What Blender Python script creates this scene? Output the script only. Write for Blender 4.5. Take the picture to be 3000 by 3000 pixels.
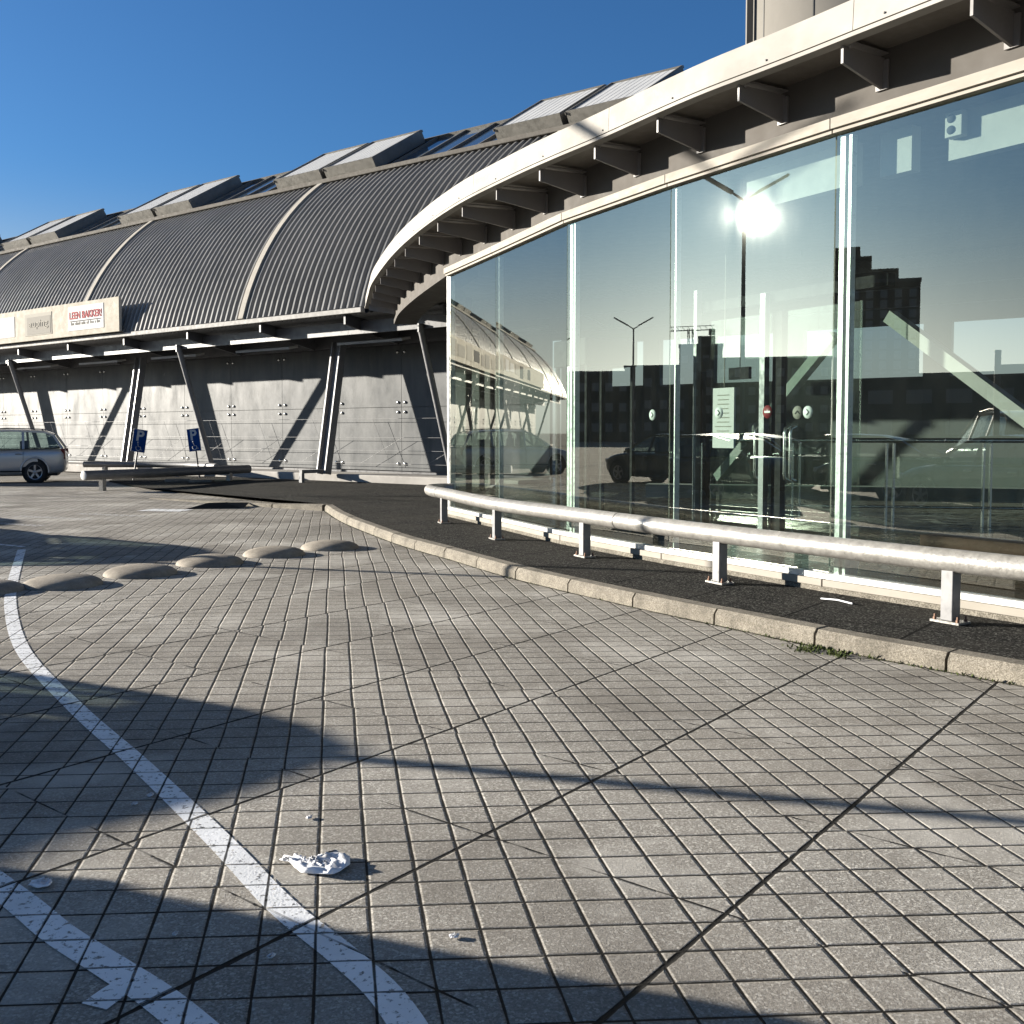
import bpy, math, random
from mathutils import Vector, Matrix

random.seed(7)
for o in list(bpy.data.objects):
    bpy.data.objects.remove(o)
scene = bpy.context.scene
col = scene.collection
R = math.radians

# ------------------------------------------------------------------ camera
cam_d = bpy.data.cameras.new("camera")
cam = bpy.data.objects.new("camera", cam_d)
col.objects.link(cam)
cam.location = (0, 0, 1.55)
cam.rotation_euler = (R(87.0), 0, 0)
cam_d.sensor_fit = 'HORIZONTAL'
cam_d.sensor_width = 36.0
cam_d.lens = 36.0
cam_d.shift_y = -78.0 / 3000.0
cam_d.clip_start = 0.05
cam_d.clip_end = 3000.0
scene.camera = cam

# ------------------------------------------------------------------ sky, sun, exposure
SUN_AZ, SUN_EL = -74.2, 11.4          # compass bearing from +Y, elevation
world = bpy.data.worlds.new("World")
scene.world = world
world.use_nodes = True
wn = world.node_tree.nodes
wl = world.node_tree.links
bg = wn["Background"]
sky = wn.new("ShaderNodeTexSky")
sky.sky_type = 'NISHITA'
sky.sun_disc = False
sky.sun_elevation = R(SUN_EL)
sky.sun_rotation = R(SUN_AZ)
sky.altitude = 0
sky.air_density = 1.0
sky.dust_density = 0.8
sky.ozone_density = 5.0
tint = wn.new("ShaderNodeMix")
tint.data_type = 'RGBA'
tint.blend_type = 'MULTIPLY'
tint.inputs[0].default_value = 1.0
tint.inputs[7].default_value = (.62, .86, 1.02, 1)
wl.new(sky.outputs[0], tint.inputs[6])
# paler, neutral air low over the horizon
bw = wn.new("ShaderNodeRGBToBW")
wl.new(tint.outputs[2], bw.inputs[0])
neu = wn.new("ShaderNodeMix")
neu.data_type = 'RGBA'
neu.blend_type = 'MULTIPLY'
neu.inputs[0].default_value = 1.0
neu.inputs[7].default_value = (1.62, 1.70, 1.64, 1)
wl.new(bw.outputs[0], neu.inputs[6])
tcw = wn.new("ShaderNodeTexCoord")
sxw = wn.new("ShaderNodeSeparateXYZ")
wl.new(tcw.outputs["Generated"], sxw.inputs[0])
mrw = wn.new("ShaderNodeMapRange")
mrw.interpolation_type = 'SMOOTHERSTEP'
mrw.inputs[1].default_value = 0.0
mrw.inputs[2].default_value = 0.26
mrw.inputs[3].default_value = 0.92
mrw.inputs[4].default_value = 0.0
wl.new(sxw.outputs[2], mrw.inputs[0])
haze = wn.new("ShaderNodeMix")
haze.data_type = 'RGBA'
wl.new(mrw.outputs[0], haze.inputs[0])
wl.new(tint.outputs[2], haze.inputs[6])
wl.new(neu.outputs[2], haze.inputs[7])
# neutral fill added in the unseen upper sky, so shade is less blue
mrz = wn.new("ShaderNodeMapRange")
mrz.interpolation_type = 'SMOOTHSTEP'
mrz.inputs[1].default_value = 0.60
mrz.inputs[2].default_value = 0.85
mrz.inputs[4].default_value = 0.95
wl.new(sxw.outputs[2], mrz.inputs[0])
sky_fill = wn.new("ShaderNodeMix")
sky_fill.data_type = 'RGBA'
sky_fill.blend_type = 'MULTIPLY'
sky_fill.inputs[0].default_value = 1.0
sky_fill.inputs[7].default_value = (1.05, 1.07, 1.06, 1)
wl.new(bw.outputs[0], sky_fill.inputs[6])
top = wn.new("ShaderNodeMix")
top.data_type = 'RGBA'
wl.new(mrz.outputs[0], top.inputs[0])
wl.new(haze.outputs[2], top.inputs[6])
wl.new(sky_fill.outputs[2], top.inputs[7])
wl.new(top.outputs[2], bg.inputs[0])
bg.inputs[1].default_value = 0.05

sun_d = bpy.data.lights.new("sun", 'SUN')
sun_d.energy = 5.0
sun_d.angle = R(0.5)
sun_d.color = (1.0, 0.93, 0.82)
sun = bpy.data.objects.new("sun", sun_d)
col.objects.link(sun)
sdir = Vector((math.sin(R(SUN_AZ)) * math.cos(R(SUN_EL)), math.cos(R(SUN_AZ)) * math.cos(R(SUN_EL)), math.sin(R(SUN_EL))))
sun.rotation_euler = sdir.to_track_quat('Z', 'Y').to_euler()
sun.location = sdir * 60

scene.view_settings.view_transform = 'Standard'
scene.view_settings.look = 'None'
scene.view_settings.exposure = 1.6
scene.view_settings.gamma = 1.0
scene.view_settings.use_curve_mapping = False
scene.render.engine = 'CYCLES'
scene.cycles.max_bounces = 10
scene.cycles.glossy_bounces = 5
scene.cycles.transparent_max_bounces = 24
scene.cycles.sample_clamp_indirect = 8.0
scene.cycles.caustics_reflective = False
scene.cycles.caustics_refractive = False
try:
    scene.cycles.use_denoising = True
except Exception:
    pass


# ================================================================== helpers
class MB:
    def __init__(self):
        self.v, self.f, self.m, self.s = [], [], [], []

    def add(self, vs, fs, mi=0, smooth=False):
        b = len(self.v)
        self.v += [tuple(p) for p in vs]
        for f in fs:
            self.f.append([i + b for i in f])
            self.m.append(mi)
            self.s.append(smooth)
        return self

    def box(self, c, size, ax=None, mi=0):
        """box at centre c, full size, axes ax = (X, Y, Z) vectors"""
        X, Y, Z = ax if ax else (Vector((1, 0, 0)), Vector((0, 1, 0)), Vector((0, 0, 1)))
        c = Vector(c)
        vs = []
        for sz in (-.5, .5):
            for sx, sy in ((-.5, -.5), (.5, -.5), (.5, .5), (-.5, .5)):
                vs.append(c + X * (sx * size[0]) + Y * (sy * size[1]) + Z * (sz * size[2]))
        return self.add(vs, [(3, 2, 1, 0), (4, 5, 6, 7), (0, 1, 5, 4), (1, 2, 6, 5), (2, 3, 7, 6), (3, 0, 4, 7)], mi)

    def beam(self, a, b, w, h, up=(0, 0, 1), mi=0):
        a, b = Vector(a), Vector(b)
        d = (b - a)
        L = d.length
        d.normalize()
        up = Vector(up)
        s = d.cross(up)
        if s.length < 1e-4:
            s = d.cross(Vector((1, 0, 0)))
        s.normalize()
        u = s.cross(d)
        return self.box((a + b) / 2, (L, w, h), (d, s, u), mi)

    def tube(self, pts, r, n=12, mi=0, cap=True, smooth=True):
        pts = [Vector(p) for p in pts]
        rs = r if isinstance(r, (list, tuple)) else [r] * len(pts)
        vs = []
        prev = None
        for i, p in enumerate(pts):
            d = (pts[min(i + 1, len(pts) - 1)] - pts[max(i - 1, 0)]).normalized()
            if prev is None:
                a = d.cross(Vector((0, 0, 1)))
                if a.length < 1e-3:
                    a = d.cross(Vector((1, 0, 0)))
                a.normalize()
            else:
                a = (prev - d * prev.dot(d)).normalized()
            prev = a
            b = d.cross(a)
            for k in range(n):
                t = 2 * math.pi * k / n
                vs.append(p + (a * math.cos(t) + b * math.sin(t)) * rs[i])
        fs = []
        for i in range(len(pts) - 1):
            for k in range(n):
                fs.append((i * n + k, i * n + (k + 1) % n, (i + 1) * n + (k + 1) % n, (i + 1) * n + k))
        self.add(vs, fs, mi, smooth)
        if cap:
            m = len(pts) - 1
            self.add(vs[:n], [tuple(range(n))[::-1]], mi)
            self.add(vs[m * n:], [tuple(range(n))], mi)
        return self

    def lathe(self, prof, c, n=32, mi=0, ax=None, smooth=True):
        X, Y, Z = ax if ax else (Vector((1, 0, 0)), Vector((0, 1, 0)), Vector((0, 0, 1)))
        c = Vector(c)
        vs = []
        for (r, z) in prof:
            for k in range(n):
                t = 2 * math.pi * k / n
                vs.append(c + X * (r * math.cos(t)) + Y * (r * math.sin(t)) + Z * z)
        fs = []
        for i in range(len(prof) - 1):
            for k in range(n):
                fs.append((i * n + k, i * n + (k + 1) % n, (i + 1) * n + (k + 1) % n, (i + 1) * n + k))
        return self.add(vs, fs, mi, smooth)

    def prism(self, poly, z0, z1, mi=0):
        """poly: list of (x, y) ccw"""
        n = len(poly)
        vs = [(p[0], p[1], z0) for p in poly] + [(p[0], p[1], z1) for p in poly]
        fs = [tuple(range(n))[::-1], tuple(range(n, 2 * n))]
        fs += [(i, (i + 1) % n, n + (i + 1) % n, n + i) for i in range(n)]
        return self.add(vs, fs, mi)

    def strip(self, A, B, mi=0, smooth=False):
        """quads between two polylines"""
        n = len(A)
        return self.add(list(A) + list(B), [(i, i + 1, n + i + 1, n + i) for i in range(n - 1)], mi, smooth)

    def profile(self, lines, mi=0, smooth=False, close=True):
        """sweep: list of polylines (same length) joined in a closed ring, with end caps"""
        n = len(lines[0])
        k = len(lines)
        vs = [p for L in lines for p in L]
        fs = []
        for j in range(k if close else k - 1):
            j2 = (j + 1) % k
            for i in range(n - 1):
                fs.append((j * n + i, j * n + i + 1, j2 * n + i + 1, j2 * n + i))
        if close:
            fs.append(tuple(j * n for j in range(k)))
            fs.append(tuple(j * n + n - 1 for j in range(k))[::-1])
        return self.add(vs, fs, mi, smooth)

    def build(self, name, mats, parent=None, bevel=0, recalc=True):
        me = bpy.data.meshes.new(name)
        me.from_pydata(self.v, [], self.f)
        if not isinstance(mats, (list, tuple)):
            mats = [mats]
        for m in mats:
            me.materials.append(m)
        me.polygons.foreach_set("material_index", self.m)
        me.polygons.foreach_set("use_smooth", self.s)
        if recalc:
            import bmesh
            bm = bmesh.new()
            bm.from_mesh(me)
            bmesh.ops.recalc_face_normals(bm, faces=bm.faces)
            bm.to_mesh(me)
            bm.free()
        me.update()
        ob = bpy.data.objects.new(name, me)
        col.objects.link(ob)
        if parent is not None:
            ob.parent = parent
            ob.matrix_parent_inverse = Matrix.Translation(parent.location).inverted() if parent.rotation_euler.z == 0 else \
                (Matrix.Translation(parent.location) @ Matrix.Rotation(parent.rotation_euler.z, 4, 'Z')).inverted()
        if bevel:
            md = ob.modifiers.new("bevel", 'BEVEL')
            md.width = bevel
            md.segments = 2
            md.limit_method = 'ANGLE'
        return ob


def tag(o, label=None, cat=None, group=None, kind=None):
    if label:
        o["label"] = label
    if cat:
        o["category"] = cat
    if group:
        o["group"] = group
    if kind:
        o["kind"] = kind
    return o


def empty(name, loc, label, cat, group=None, rz=0.0):
    o = bpy.data.objects.new(name, None)
    col.objects.link(o)
    o.location = loc
    o.rotation_euler = (0, 0, rz)
    o.empty_display_size = 0.2
    return tag(o, label, cat, group)


def children(o):
    return [c for c in bpy.data.objects if c.parent == o]


def copy_tree(o, parent=None):
    c = o.copy()
    col.objects.link(c)
    if parent is not None:
        c.parent = parent
    for ch in children(o):
        copy_tree(ch, c)
    return c


def bez(pts, n):
    """Catmull-Rom resample of a polyline into n points per segment"""
    P = [Vector(p) for p in pts]
    P = [P[0] * 2 - P[1]] + P + [P[-1] * 2 - P[-2]]
    out = []
    for i in range(1, len(P) - 2):
        p0, p1, p2, p3 = P[i - 1], P[i], P[i + 1], P[i + 2]
        for k in range(n):
            t = k / n
            out.append(0.5 * ((2 * p1) + (p2 - p0) * t + (2 * p0 - 5 * p1 + 4 * p2 - p3) * t * t + (3 * p1 - p0 - 3 * p2 + p3) * t ** 3))
    out.append(P[-2])
    return out


def resample(pts, step):
    L = [0]
    for a, b in zip(pts, pts[1:]):
        L.append(L[-1] + (b - a).length)
    out, d, i = [], 0.0, 0
    while d <= L[-1]:
        while i < len(L) - 2 and L[i + 1] < d:
            i += 1
        t = (d - L[i]) / max(1e-9, L[i + 1] - L[i])
        p = pts[i].lerp(pts[i + 1], t)
        out.append((p, (pts[i + 1] - pts[i]).normalized()))
        d += step
    return out


def offset(pts, d):
    """offset a plan polyline (Vector, z kept) to the right of its direction"""
    out = []
    for i, p in enumerate(pts):
        t = (pts[min(i + 1, len(pts) - 1)] - pts[max(i - 1, 0)])
        t.z = 0
        t.normalize()
        out.append(p + Vector((t.y, -t.x, 0)) * d)
    return out


def az(a):
    return Vector((math.sin(R(a)), math.cos(R(a)), 0))


# ================================================================== materials
def mat(name, color=(.5, .5, .5), rough=.5, metal=0.0, spec=.5):
    m = bpy.data.materials.new(name)
    m.use_nodes = True
    b = m.node_tree.nodes["Principled BSDF"]
    b.inputs["Base Color"].default_value = (*color, 1)
    b.inputs["Roughness"].default_value = rough
    b.inputs["Metallic"].default_value = metal
    b.inputs["Specular IOR Level"].default_value = spec
    return m


def N(m, typ, **kw):
    n = m.node_tree.nodes.new(typ)
    for k, v in kw.items():
        if isinstance(v, (int, float, tuple)) and k.startswith("i_"):
            n.inputs[int(k[2:])].default_value = v
        else:
            setattr(n, k, v)
    return n


def L(m, a, b):
    m.node_tree.links.new(a, b)


def math_n(m, op, a, b=None, clamp=False):
    n = m.node_tree.nodes.new("ShaderNodeMath")
    n.operation = op
    n.use_clamp = clamp
    for i, x in enumerate((a, b)):
        if x is None:
            continue
        if isinstance(x, (int, float)):
            n.inputs[i].default_value = x
        else:
            L(m, x, n.inputs[i])
    return n.outputs[0]


def mix_col(m, fac, a, b, typ='MIX'):
    n = m.node_tree.nodes.new("ShaderNodeMix")
    n.data_type = 'RGBA'
    n.blend_type = typ
    for i, x in ((0, fac), (6, a), (7, b)):
        if isinstance(x, (int, float)):
            n.inputs[i].default_value = x
        elif isinstance(x, tuple):
            n.inputs[i].default_value = (*x, 1)
        else:
            L(m, x, n.inputs[i])
    return n.outputs[2]


def coords(m, scale=(1, 1, 1)):
    tc = N(m, "ShaderNodeTexCoord")
    mp = N(m, "ShaderNodeMapping")
    mp.inputs["Scale"].default_value = scale
    L(m, tc.outputs["Object"], mp.inputs["Vector"])
    return mp.outputs[0]


def noise(m, vec, scale, detail=4, rough=.55, lo=.3, hi=.7):
    n = N(m, "ShaderNodeTexNoise")
    n.inputs["Scale"].default_value = scale
    n.inputs["Detail"].default_value = detail
    n.inputs["Roughness"].default_value = rough
    L(m, vec, n.inputs["Vector"])
    r = N(m, "ShaderNodeMapRange")
    r.inputs[1].default_value = lo
    r.inputs[2].default_value = hi
    L(m, n.outputs["Fac"], r.inputs[0])
    return r.outputs[0]


def weathered(name, c1, c2, rough=.5, metal=0.0, scale=3.0, stretch=(1, 1, 1), bump=0.0, bscale=60, rvar=.15, spec=.5):
    """metal or paint with stains running through two tints"""
    m = mat(name, c1, rough, metal, spec if rough < .7 else .15)
    b = m.node_tree.nodes["Principled BSDF"]
    v = coords(m, stretch)
    f = noise(m, v, scale, 6, .65)
    L(m, mix_col(m, f, c1, c2), b.inputs["Base Color"])
    f2 = noise(m, v, scale * 4.3, 4, .6)
    rr = N(m, "ShaderNodeMapRange")
    rr.inputs[3].default_value = max(0, rough - rvar)
    rr.inputs[4].default_value = min(1, rough + rvar)
    L(m, f2, rr.inputs[0])
    L(m, rr.outputs[0], b.inputs["Roughness"])
    if bump:
        bp = N(m, "ShaderNodeBump")
        bp.inputs["Strength"].default_value = bump
        bp.inputs["Distance"].default_value = .004
        L(m, noise(m, v, bscale, 4, .6, 0, 1), bp.inputs["Height"])
        L(m, bp.outputs[0], b.inputs["Normal"])
    return m


# paving: skew square tiles, cast in diamond slabs of 8 x 8 half diagonals
NA = (0.9852 / .168, 0.1711 / .168)          # counts tile rows across the near-far joints
NB = (-0.0628 / .1735, 0.9980 / .1735)       # counts rows across the left-right joints
OFF_A = -(0.0993 * NA[0] + 2.949 * NA[1])
OFF_B = -(0.0 * NB[0] + 2.949 * NB[1])


def ab(x, y):
    return x * NA[0] + y * NA[1] + OFF_A, x * NB[0] + y * NB[1] + OFF_B


_a, _b = ab(.199, 2.68)
_a2, _b2 = ab(3.01, 6.167)
K1 = ((_a - _b) + (_a2 - _b2)) / 2
_a, _b = ab(-.698, 3.168)
K2 = _a + _b


def tile_nodes(m):
    """returns joint mask (1 in a joint), seam mask, slab id vector, tile id vector, position vector"""
    tc = N(m, "ShaderNodeTexCoord")
    P = tc.outputs["Object"]
    # a little unevenness so no joint is ruler straight
    wob = N(m, "ShaderNodeTexNoise")
    wob.inputs["Scale"].default_value = 1.6
    L(m, P, wob.inputs["Vector"])
    sx = N(m, "ShaderNodeSeparateXYZ")
    L(m, P, sx.inputs[0])
    x, y = sx.outputs[0], sx.outputs[1]

    def lin(c, off):
        return math_n(m, 'ADD', math_n(m, 'ADD', math_n(m, 'MULTIPLY', x, c[0]), math_n(m, 'MULTIPLY', y, c[1])), off)
    a = lin(NA, OFF_A)
    b = lin(NB, OFF_B)
    w = math_n(m, 'MULTIPLY', math_n(m, 'SUBTRACT', wob.outputs["Fac"], .5), .06)
    u = math_n(m, 'MULTIPLY', math_n(m, 'SUBTRACT', math_n(m, 'SUBTRACT', a, b), K1), 1 / 8.0)
    v = math_n(m, 'MULTIPLY', math_n(m, 'SUBTRACT', math_n(m, 'ADD', a, b), K2), 1 / 8.0)
    cid = N(m, "ShaderNodeCombineXYZ")
    L(m, math_n(m, 'FLOOR', u), cid.inputs[0])
    L(m, math_n(m, 'FLOOR', v), cid.inputs[1])
    wn_ = N(m, "ShaderNodeTexWhiteNoise")
    wn_.noise_dimensions = '2D'
    L(m, cid.outputs[0], wn_.inputs["Vector"])
    sep = N(m, "ShaderNodeSeparateColor")
    L(m, wn_.outputs["Color"], sep.inputs[0])
    ja = math_n(m, 'MULTIPLY', math_n(m, 'SUBTRACT', sep.outputs[0], .5), .12)
    jb = math_n(m, 'MULTIPLY', math_n(m, 'SUBTRACT', sep.outputs[1], .5), .07)
    a2 = math_n(m, 'ADD', math_n(m, 'ADD', a, ja), w)
    b2 = math_n(m, 'ADD', math_n(m, 'ADD', b, jb), w)

    def dist(t):
        f = math_n(m, 'FRACT', t)
        return math_n(m, 'MINIMUM', f, math_n(m, 'SUBTRACT', 1.0, f))
    d_tile = math_n(m, 'MINIMUM', dist(a2), dist(b2))                      # in tile widths
    us = math_n(m, 'ADD', u, math_n(m, 'MULTIPLY', w, .05))
    vs = math_n(m, 'ADD', v, math_n(m, 'MULTIPLY', w, .05))
    d_u = math_n(m, 'MULTIPLY', dist(us), 5.75)
    d_v = math_n(m, 'MULTIPLY', dist(vs), 5.75)
    # joints get narrower and wider along their run
    jw = N(m, "ShaderNodeTexNoise")
    jw.inputs["Scale"].default_value = 9.0
    jw.inputs["Detail"].default_value = 3
    L(m, P, jw.inputs["Vector"])

    def edge(d, w0, soft):
        r = N(m, "ShaderNodeMapRange")
        r.interpolation_type = 'SMOOTHSTEP'
        L(m, d, r.inputs[0])
        L(m, math_n(m, 'MULTIPLY', jw.outputs["Fac"], 2 * w0), r.inputs[1])
        L(m, math_n(m, 'ADD', math_n(m, 'MULTIPLY', jw.outputs["Fac"], 2 * w0), soft), r.inputs[2])
        r.inputs[3].default_value = 1.0
        r.inputs[4].default_value = 0.0
        return r.outputs[0]
    joint = edge(d_tile, .018, .018)
    seam_u = edge(d_u, .045, .02)
    seam_v = edge(d_v, .020, .02)
    br_ = noise(m, P, 1.7, 4, .7, .46, .58)
    seam_v = math_n(m, 'MULTIPLY', seam_v, br_)
    seam = math_n(m, 'MAXIMUM', seam_u, seam_v)
    tid = N(m, "ShaderNodeCombineXYZ")
    L(m, math_n(m, 'FLOOR', a2), tid.inputs[0])
    L(m, math_n(m, 'FLOOR', b2), tid.inputs[1])
    bv = N(m, "ShaderNodeMapRange")
    bv.interpolation_type = 'SMOOTHSTEP'
    L(m, math_n(m, 'MINIMUM', d_tile, math_n(m, 'MINIMUM', d_u, math_n(m, 'ADD', d_v, math_n(m, 'SUBTRACT', .3, math_n(m, 'MULTIPLY', br_, .3))))), bv.inputs[0])
    bv.inputs[1].default_value = .012
    bv.inputs[2].default_value = .075
    m["bevel_socket"] = bv.name
    return joint, seam, cid.outputs[0], tid.outputs[0], P


def make_paving():
    m = mat("paving_concrete", (.3, .28, .25), .85, 0, .15)
    b = m.node_tree.nodes["Principled BSDF"]
    joint, seam, sid, tid, P = tile_nodes(m)
    # exposed aggregate speckle
    sp = N(m, "ShaderNodeTexVoronoi")
    sp.inputs["Scale"].default_value = 160
    L(m, P, sp.inputs["Vector"])
    spb = N(m, "ShaderNodeSeparateColor")
    L(m, sp.outputs["Color"], spb.inputs[0])
    grain = noise(m, P, 110, 3, .7, .25, .75)
    grit = noise(m, P, 120, 4, .8, .36, .66)
    c = mix_col(m, spb.outputs[0], (.31, .287, .25), (.64, .60, .535))
    c = mix_col(m, math_n(m, 'MULTIPLY', grain, .55), c, (.13, .12, .105))
    c = mix_col(m, math_n(m, 'MULTIPLY', grit, .62), c, (.075, .069, .06))
    vb = N(m, "ShaderNodeTexVoronoi")
    vb.inputs["Scale"].default_value = 130
    L(m, P, vb.inputs["Vector"])
    vs_ = N(m, "ShaderNodeSeparateColor")
    L(m, vb.outputs["Color"], vs_.inputs[0])
    c = mix_col(m, math_n(m, 'MULTIPLY', math_n(m, 'POWER', vs_.outputs[0], 5.0), .75), c, (.78, .75, .68))
    # tints per slab and tile
    w1 = N(m, "ShaderNodeTexWhiteNoise")
    w1.noise_dimensions = '2D'
    L(m, sid, w1.inputs["Vector"])
    c = mix_col(m, math_n(m, 'MULTIPLY', w1.outputs["Value"], .28), c, (.26, .23, .19))
    w2 = N(m, "ShaderNodeTexWhiteNoise")
    w2.noise_dimensions = '2D'
    L(m, tid, w2.inputs["Vector"])
    c = mix_col(m, math_n(m, 'MULTIPLY', w2.outputs["Value"], .16), c, (.56, .535, .49))
    # big stains, tyre dirt
    big = noise(m, P, .5, 6, .62, .44, .62)
    c = mix_col(m, math_n(m, 'MULTIPLY', big, .62), c, (.16, .145, .125))
    pale = noise(m, P, .8, 5, .6, .52, .68)
    c = mix_col(m, math_n(m, 'MULTIPLY', pale, .5), c, (.68, .65, .59))
    spots = noise(m, P, 7.0, 3, .5, .68, .74)
    c = mix_col(m, math_n(m, 'MULTIPLY', spots, .35), c, (.12, .115, .10))
    j = math_n(m, 'MAXIMUM', joint, seam, )
    c = mix_col(m, math_n(m, 'MULTIPLY', j, .98), c, (.006, .0055, .005))
    L(m, c, b.inputs["Base Color"])
    bev = m.node_tree.nodes[m["bevel_socket"]].outputs[0]
    h = math_n(m, 'ADD', math_n(m, 'MULTIPLY', grain, .10), math_n(m, 'MULTIPLY', bev, 1.1))
    h = math_n(m, 'ADD', h, math_n(m, 'MULTIPLY', spb.outputs[1], .10))
    h = math_n(m, 'SUBTRACT', h, math_n(m, 'MULTIPLY', grit, .22))
    bp = N(m, "ShaderNodeBump")
    bp.inputs["Strength"].default_value = .9
    bp.inputs["Distance"].default_value = .006
    L(m, h, bp.inputs["Height"])
    L(m, bp.outputs[0], b.inputs["Normal"])
    return m


def make_paint(wear=.5, name="road_paint"):
    m = mat(name, (.74, .75, .76), .6)
    b = m.node_tree.nodes["Principled BSDF"]
    joint, seam, sid, tid, P = tile_nodes(m)
    n1 = noise(m, P, 38, 5, .7, wear - .04, wear + .06)
    n2 = noise(m, P, 3.2, 4, .6, .40, .75)
    c = mix_col(m, n2, (.88, .89, .90), (.72, .73, .73))
    L(m, c, b.inputs["Base Color"])
    al = math_n(m, 'SUBTRACT', n1, math_n(m, 'MULTIPLY', math_n(m, 'MAXIMUM', joint, seam), .9), True)
    L(m, al, b.inputs["Alpha"])
    bp = N(m, "ShaderNodeBump")
    bp.inputs["Strength"].default_value = .5
    bp.inputs["Distance"].default_value = .004
    L(m, noise(m, P, 120, 3, .6, 0, 1), bp.inputs["Height"])
    L(m, bp.outputs[0], b.inputs["Normal"])
    return m


def make_asphalt():
    m = mat("dark_pavement", (.03, .03, .03), .95, 0, .05)
    b = m.node_tree.nodes["Principled BSDF"]
    tc = N(m, "ShaderNodeTexCoord")
    P = tc.outputs["Object"]
    vo = N(m, "ShaderNodeTexVoronoi")
    vo.inputs["Scale"].default_value = 90
    L(m, P, vo.inputs["Vector"])
    sc_ = N(m, "ShaderNodeSeparateColor")
    L(m, vo.outputs["Color"], sc_.inputs[0])
    pw = math_n(m, 'POWER', sc_.outputs[0], 6.0)
    c = mix_col(m, pw, (.013, .013, .0125), (.20, .195, .175))
    big = noise(m, P, .8, 5, .65, .4, .7)
    c = mix_col(m, math_n(m, 'MULTIPLY', big, .55), c, (.062, .058, .050))
    # slab joints following the diagonal
    sx = N(m, "ShaderNodeSeparateXYZ")
    L(m, P, sx.inputs[0])
    wob = noise(m, P, 1.3, 3, .5, 0, 1)

    def lines(cx, cy, off, wd):
        t = math_n(m, 'ADD', math_n(m, 'ADD', math_n(m, 'MULTIPLY', sx.outputs[0], cx), math_n(m, 'MULTIPLY', sx.outputs[1], cy)), off)
        t = math_n(m, 'ADD', t, math_n(m, 'MULTIPLY', wob, .03))
        f = math_n(m, 'FRACT', t)
        d = math_n(m, 'MINIMUM', f, math_n(m, 'SUBTRACT', 1.0, f))
        return math_n(m, 'LESS_THAN', d, wd)
    j = math_n(m, 'MAXIMUM', lines(.788 / .99, -.616 / .99, .2, .012), lines(.616 / .99, .788 / .99, .35, .008))
    c = mix_col(m, math_n(m, 'MULTIPLY', j, .85), c, (.006, .006, .006))
    L(m, c, b.inputs["Base Color"])
    bp = N(m, "ShaderNodeBump")
    bp.inputs["Strength"].default_value = 1.0
    bp.inputs["Distance"].default_value = .006
    L(m, math_n(m, 'SUBTRACT', sc_.outputs[1], math_n(m, 'MULTIPLY', j, 2.0)), bp.inputs["Height"])
    L(m, bp.outputs[0], b.inputs["Normal"])
    return m


def make_aggregate(name, c1, c2, scale=170, rough=.85, bump=.8):
    m = mat(name, c1, rough, 0, .3)
    b = m.node_tree.nodes["Principled BSDF"]
    tc = N(m, "ShaderNodeTexCoord")
    P = tc.outputs["Object"]
    vo = N(m, "ShaderNodeTexVoronoi")
    vo.inputs["Scale"].default_value = scale
    L(m, P, vo.inputs["Vector"])
    sc_ = N(m, "ShaderNodeSeparateColor")
    L(m, vo.outputs["Color"], sc_.inputs[0])
    c = mix_col(m, sc_.outputs[0], c1, c2)
    big = noise(m, P, 3.1, 7, .74, .42, .66)
    c = mix_col(m, math_n(m, 'MULTIPLY', big, .62), c, tuple(x * .42 for x in c1))
    L(m, c, b.inputs["Base Color"])
    bp = N(m, "ShaderNodeBump")
    bp.inputs["Strength"].default_value = bump
    bp.inputs["Distance"].default_value = .004
    L(m, math_n(m, 'ADD', sc_.outputs[1], noise(m, P, 40, 4, .6, 0, 1)), bp.inputs["Height"])
    L(m, bp.outputs[0], b.inputs["Normal"])
    return m


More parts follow.
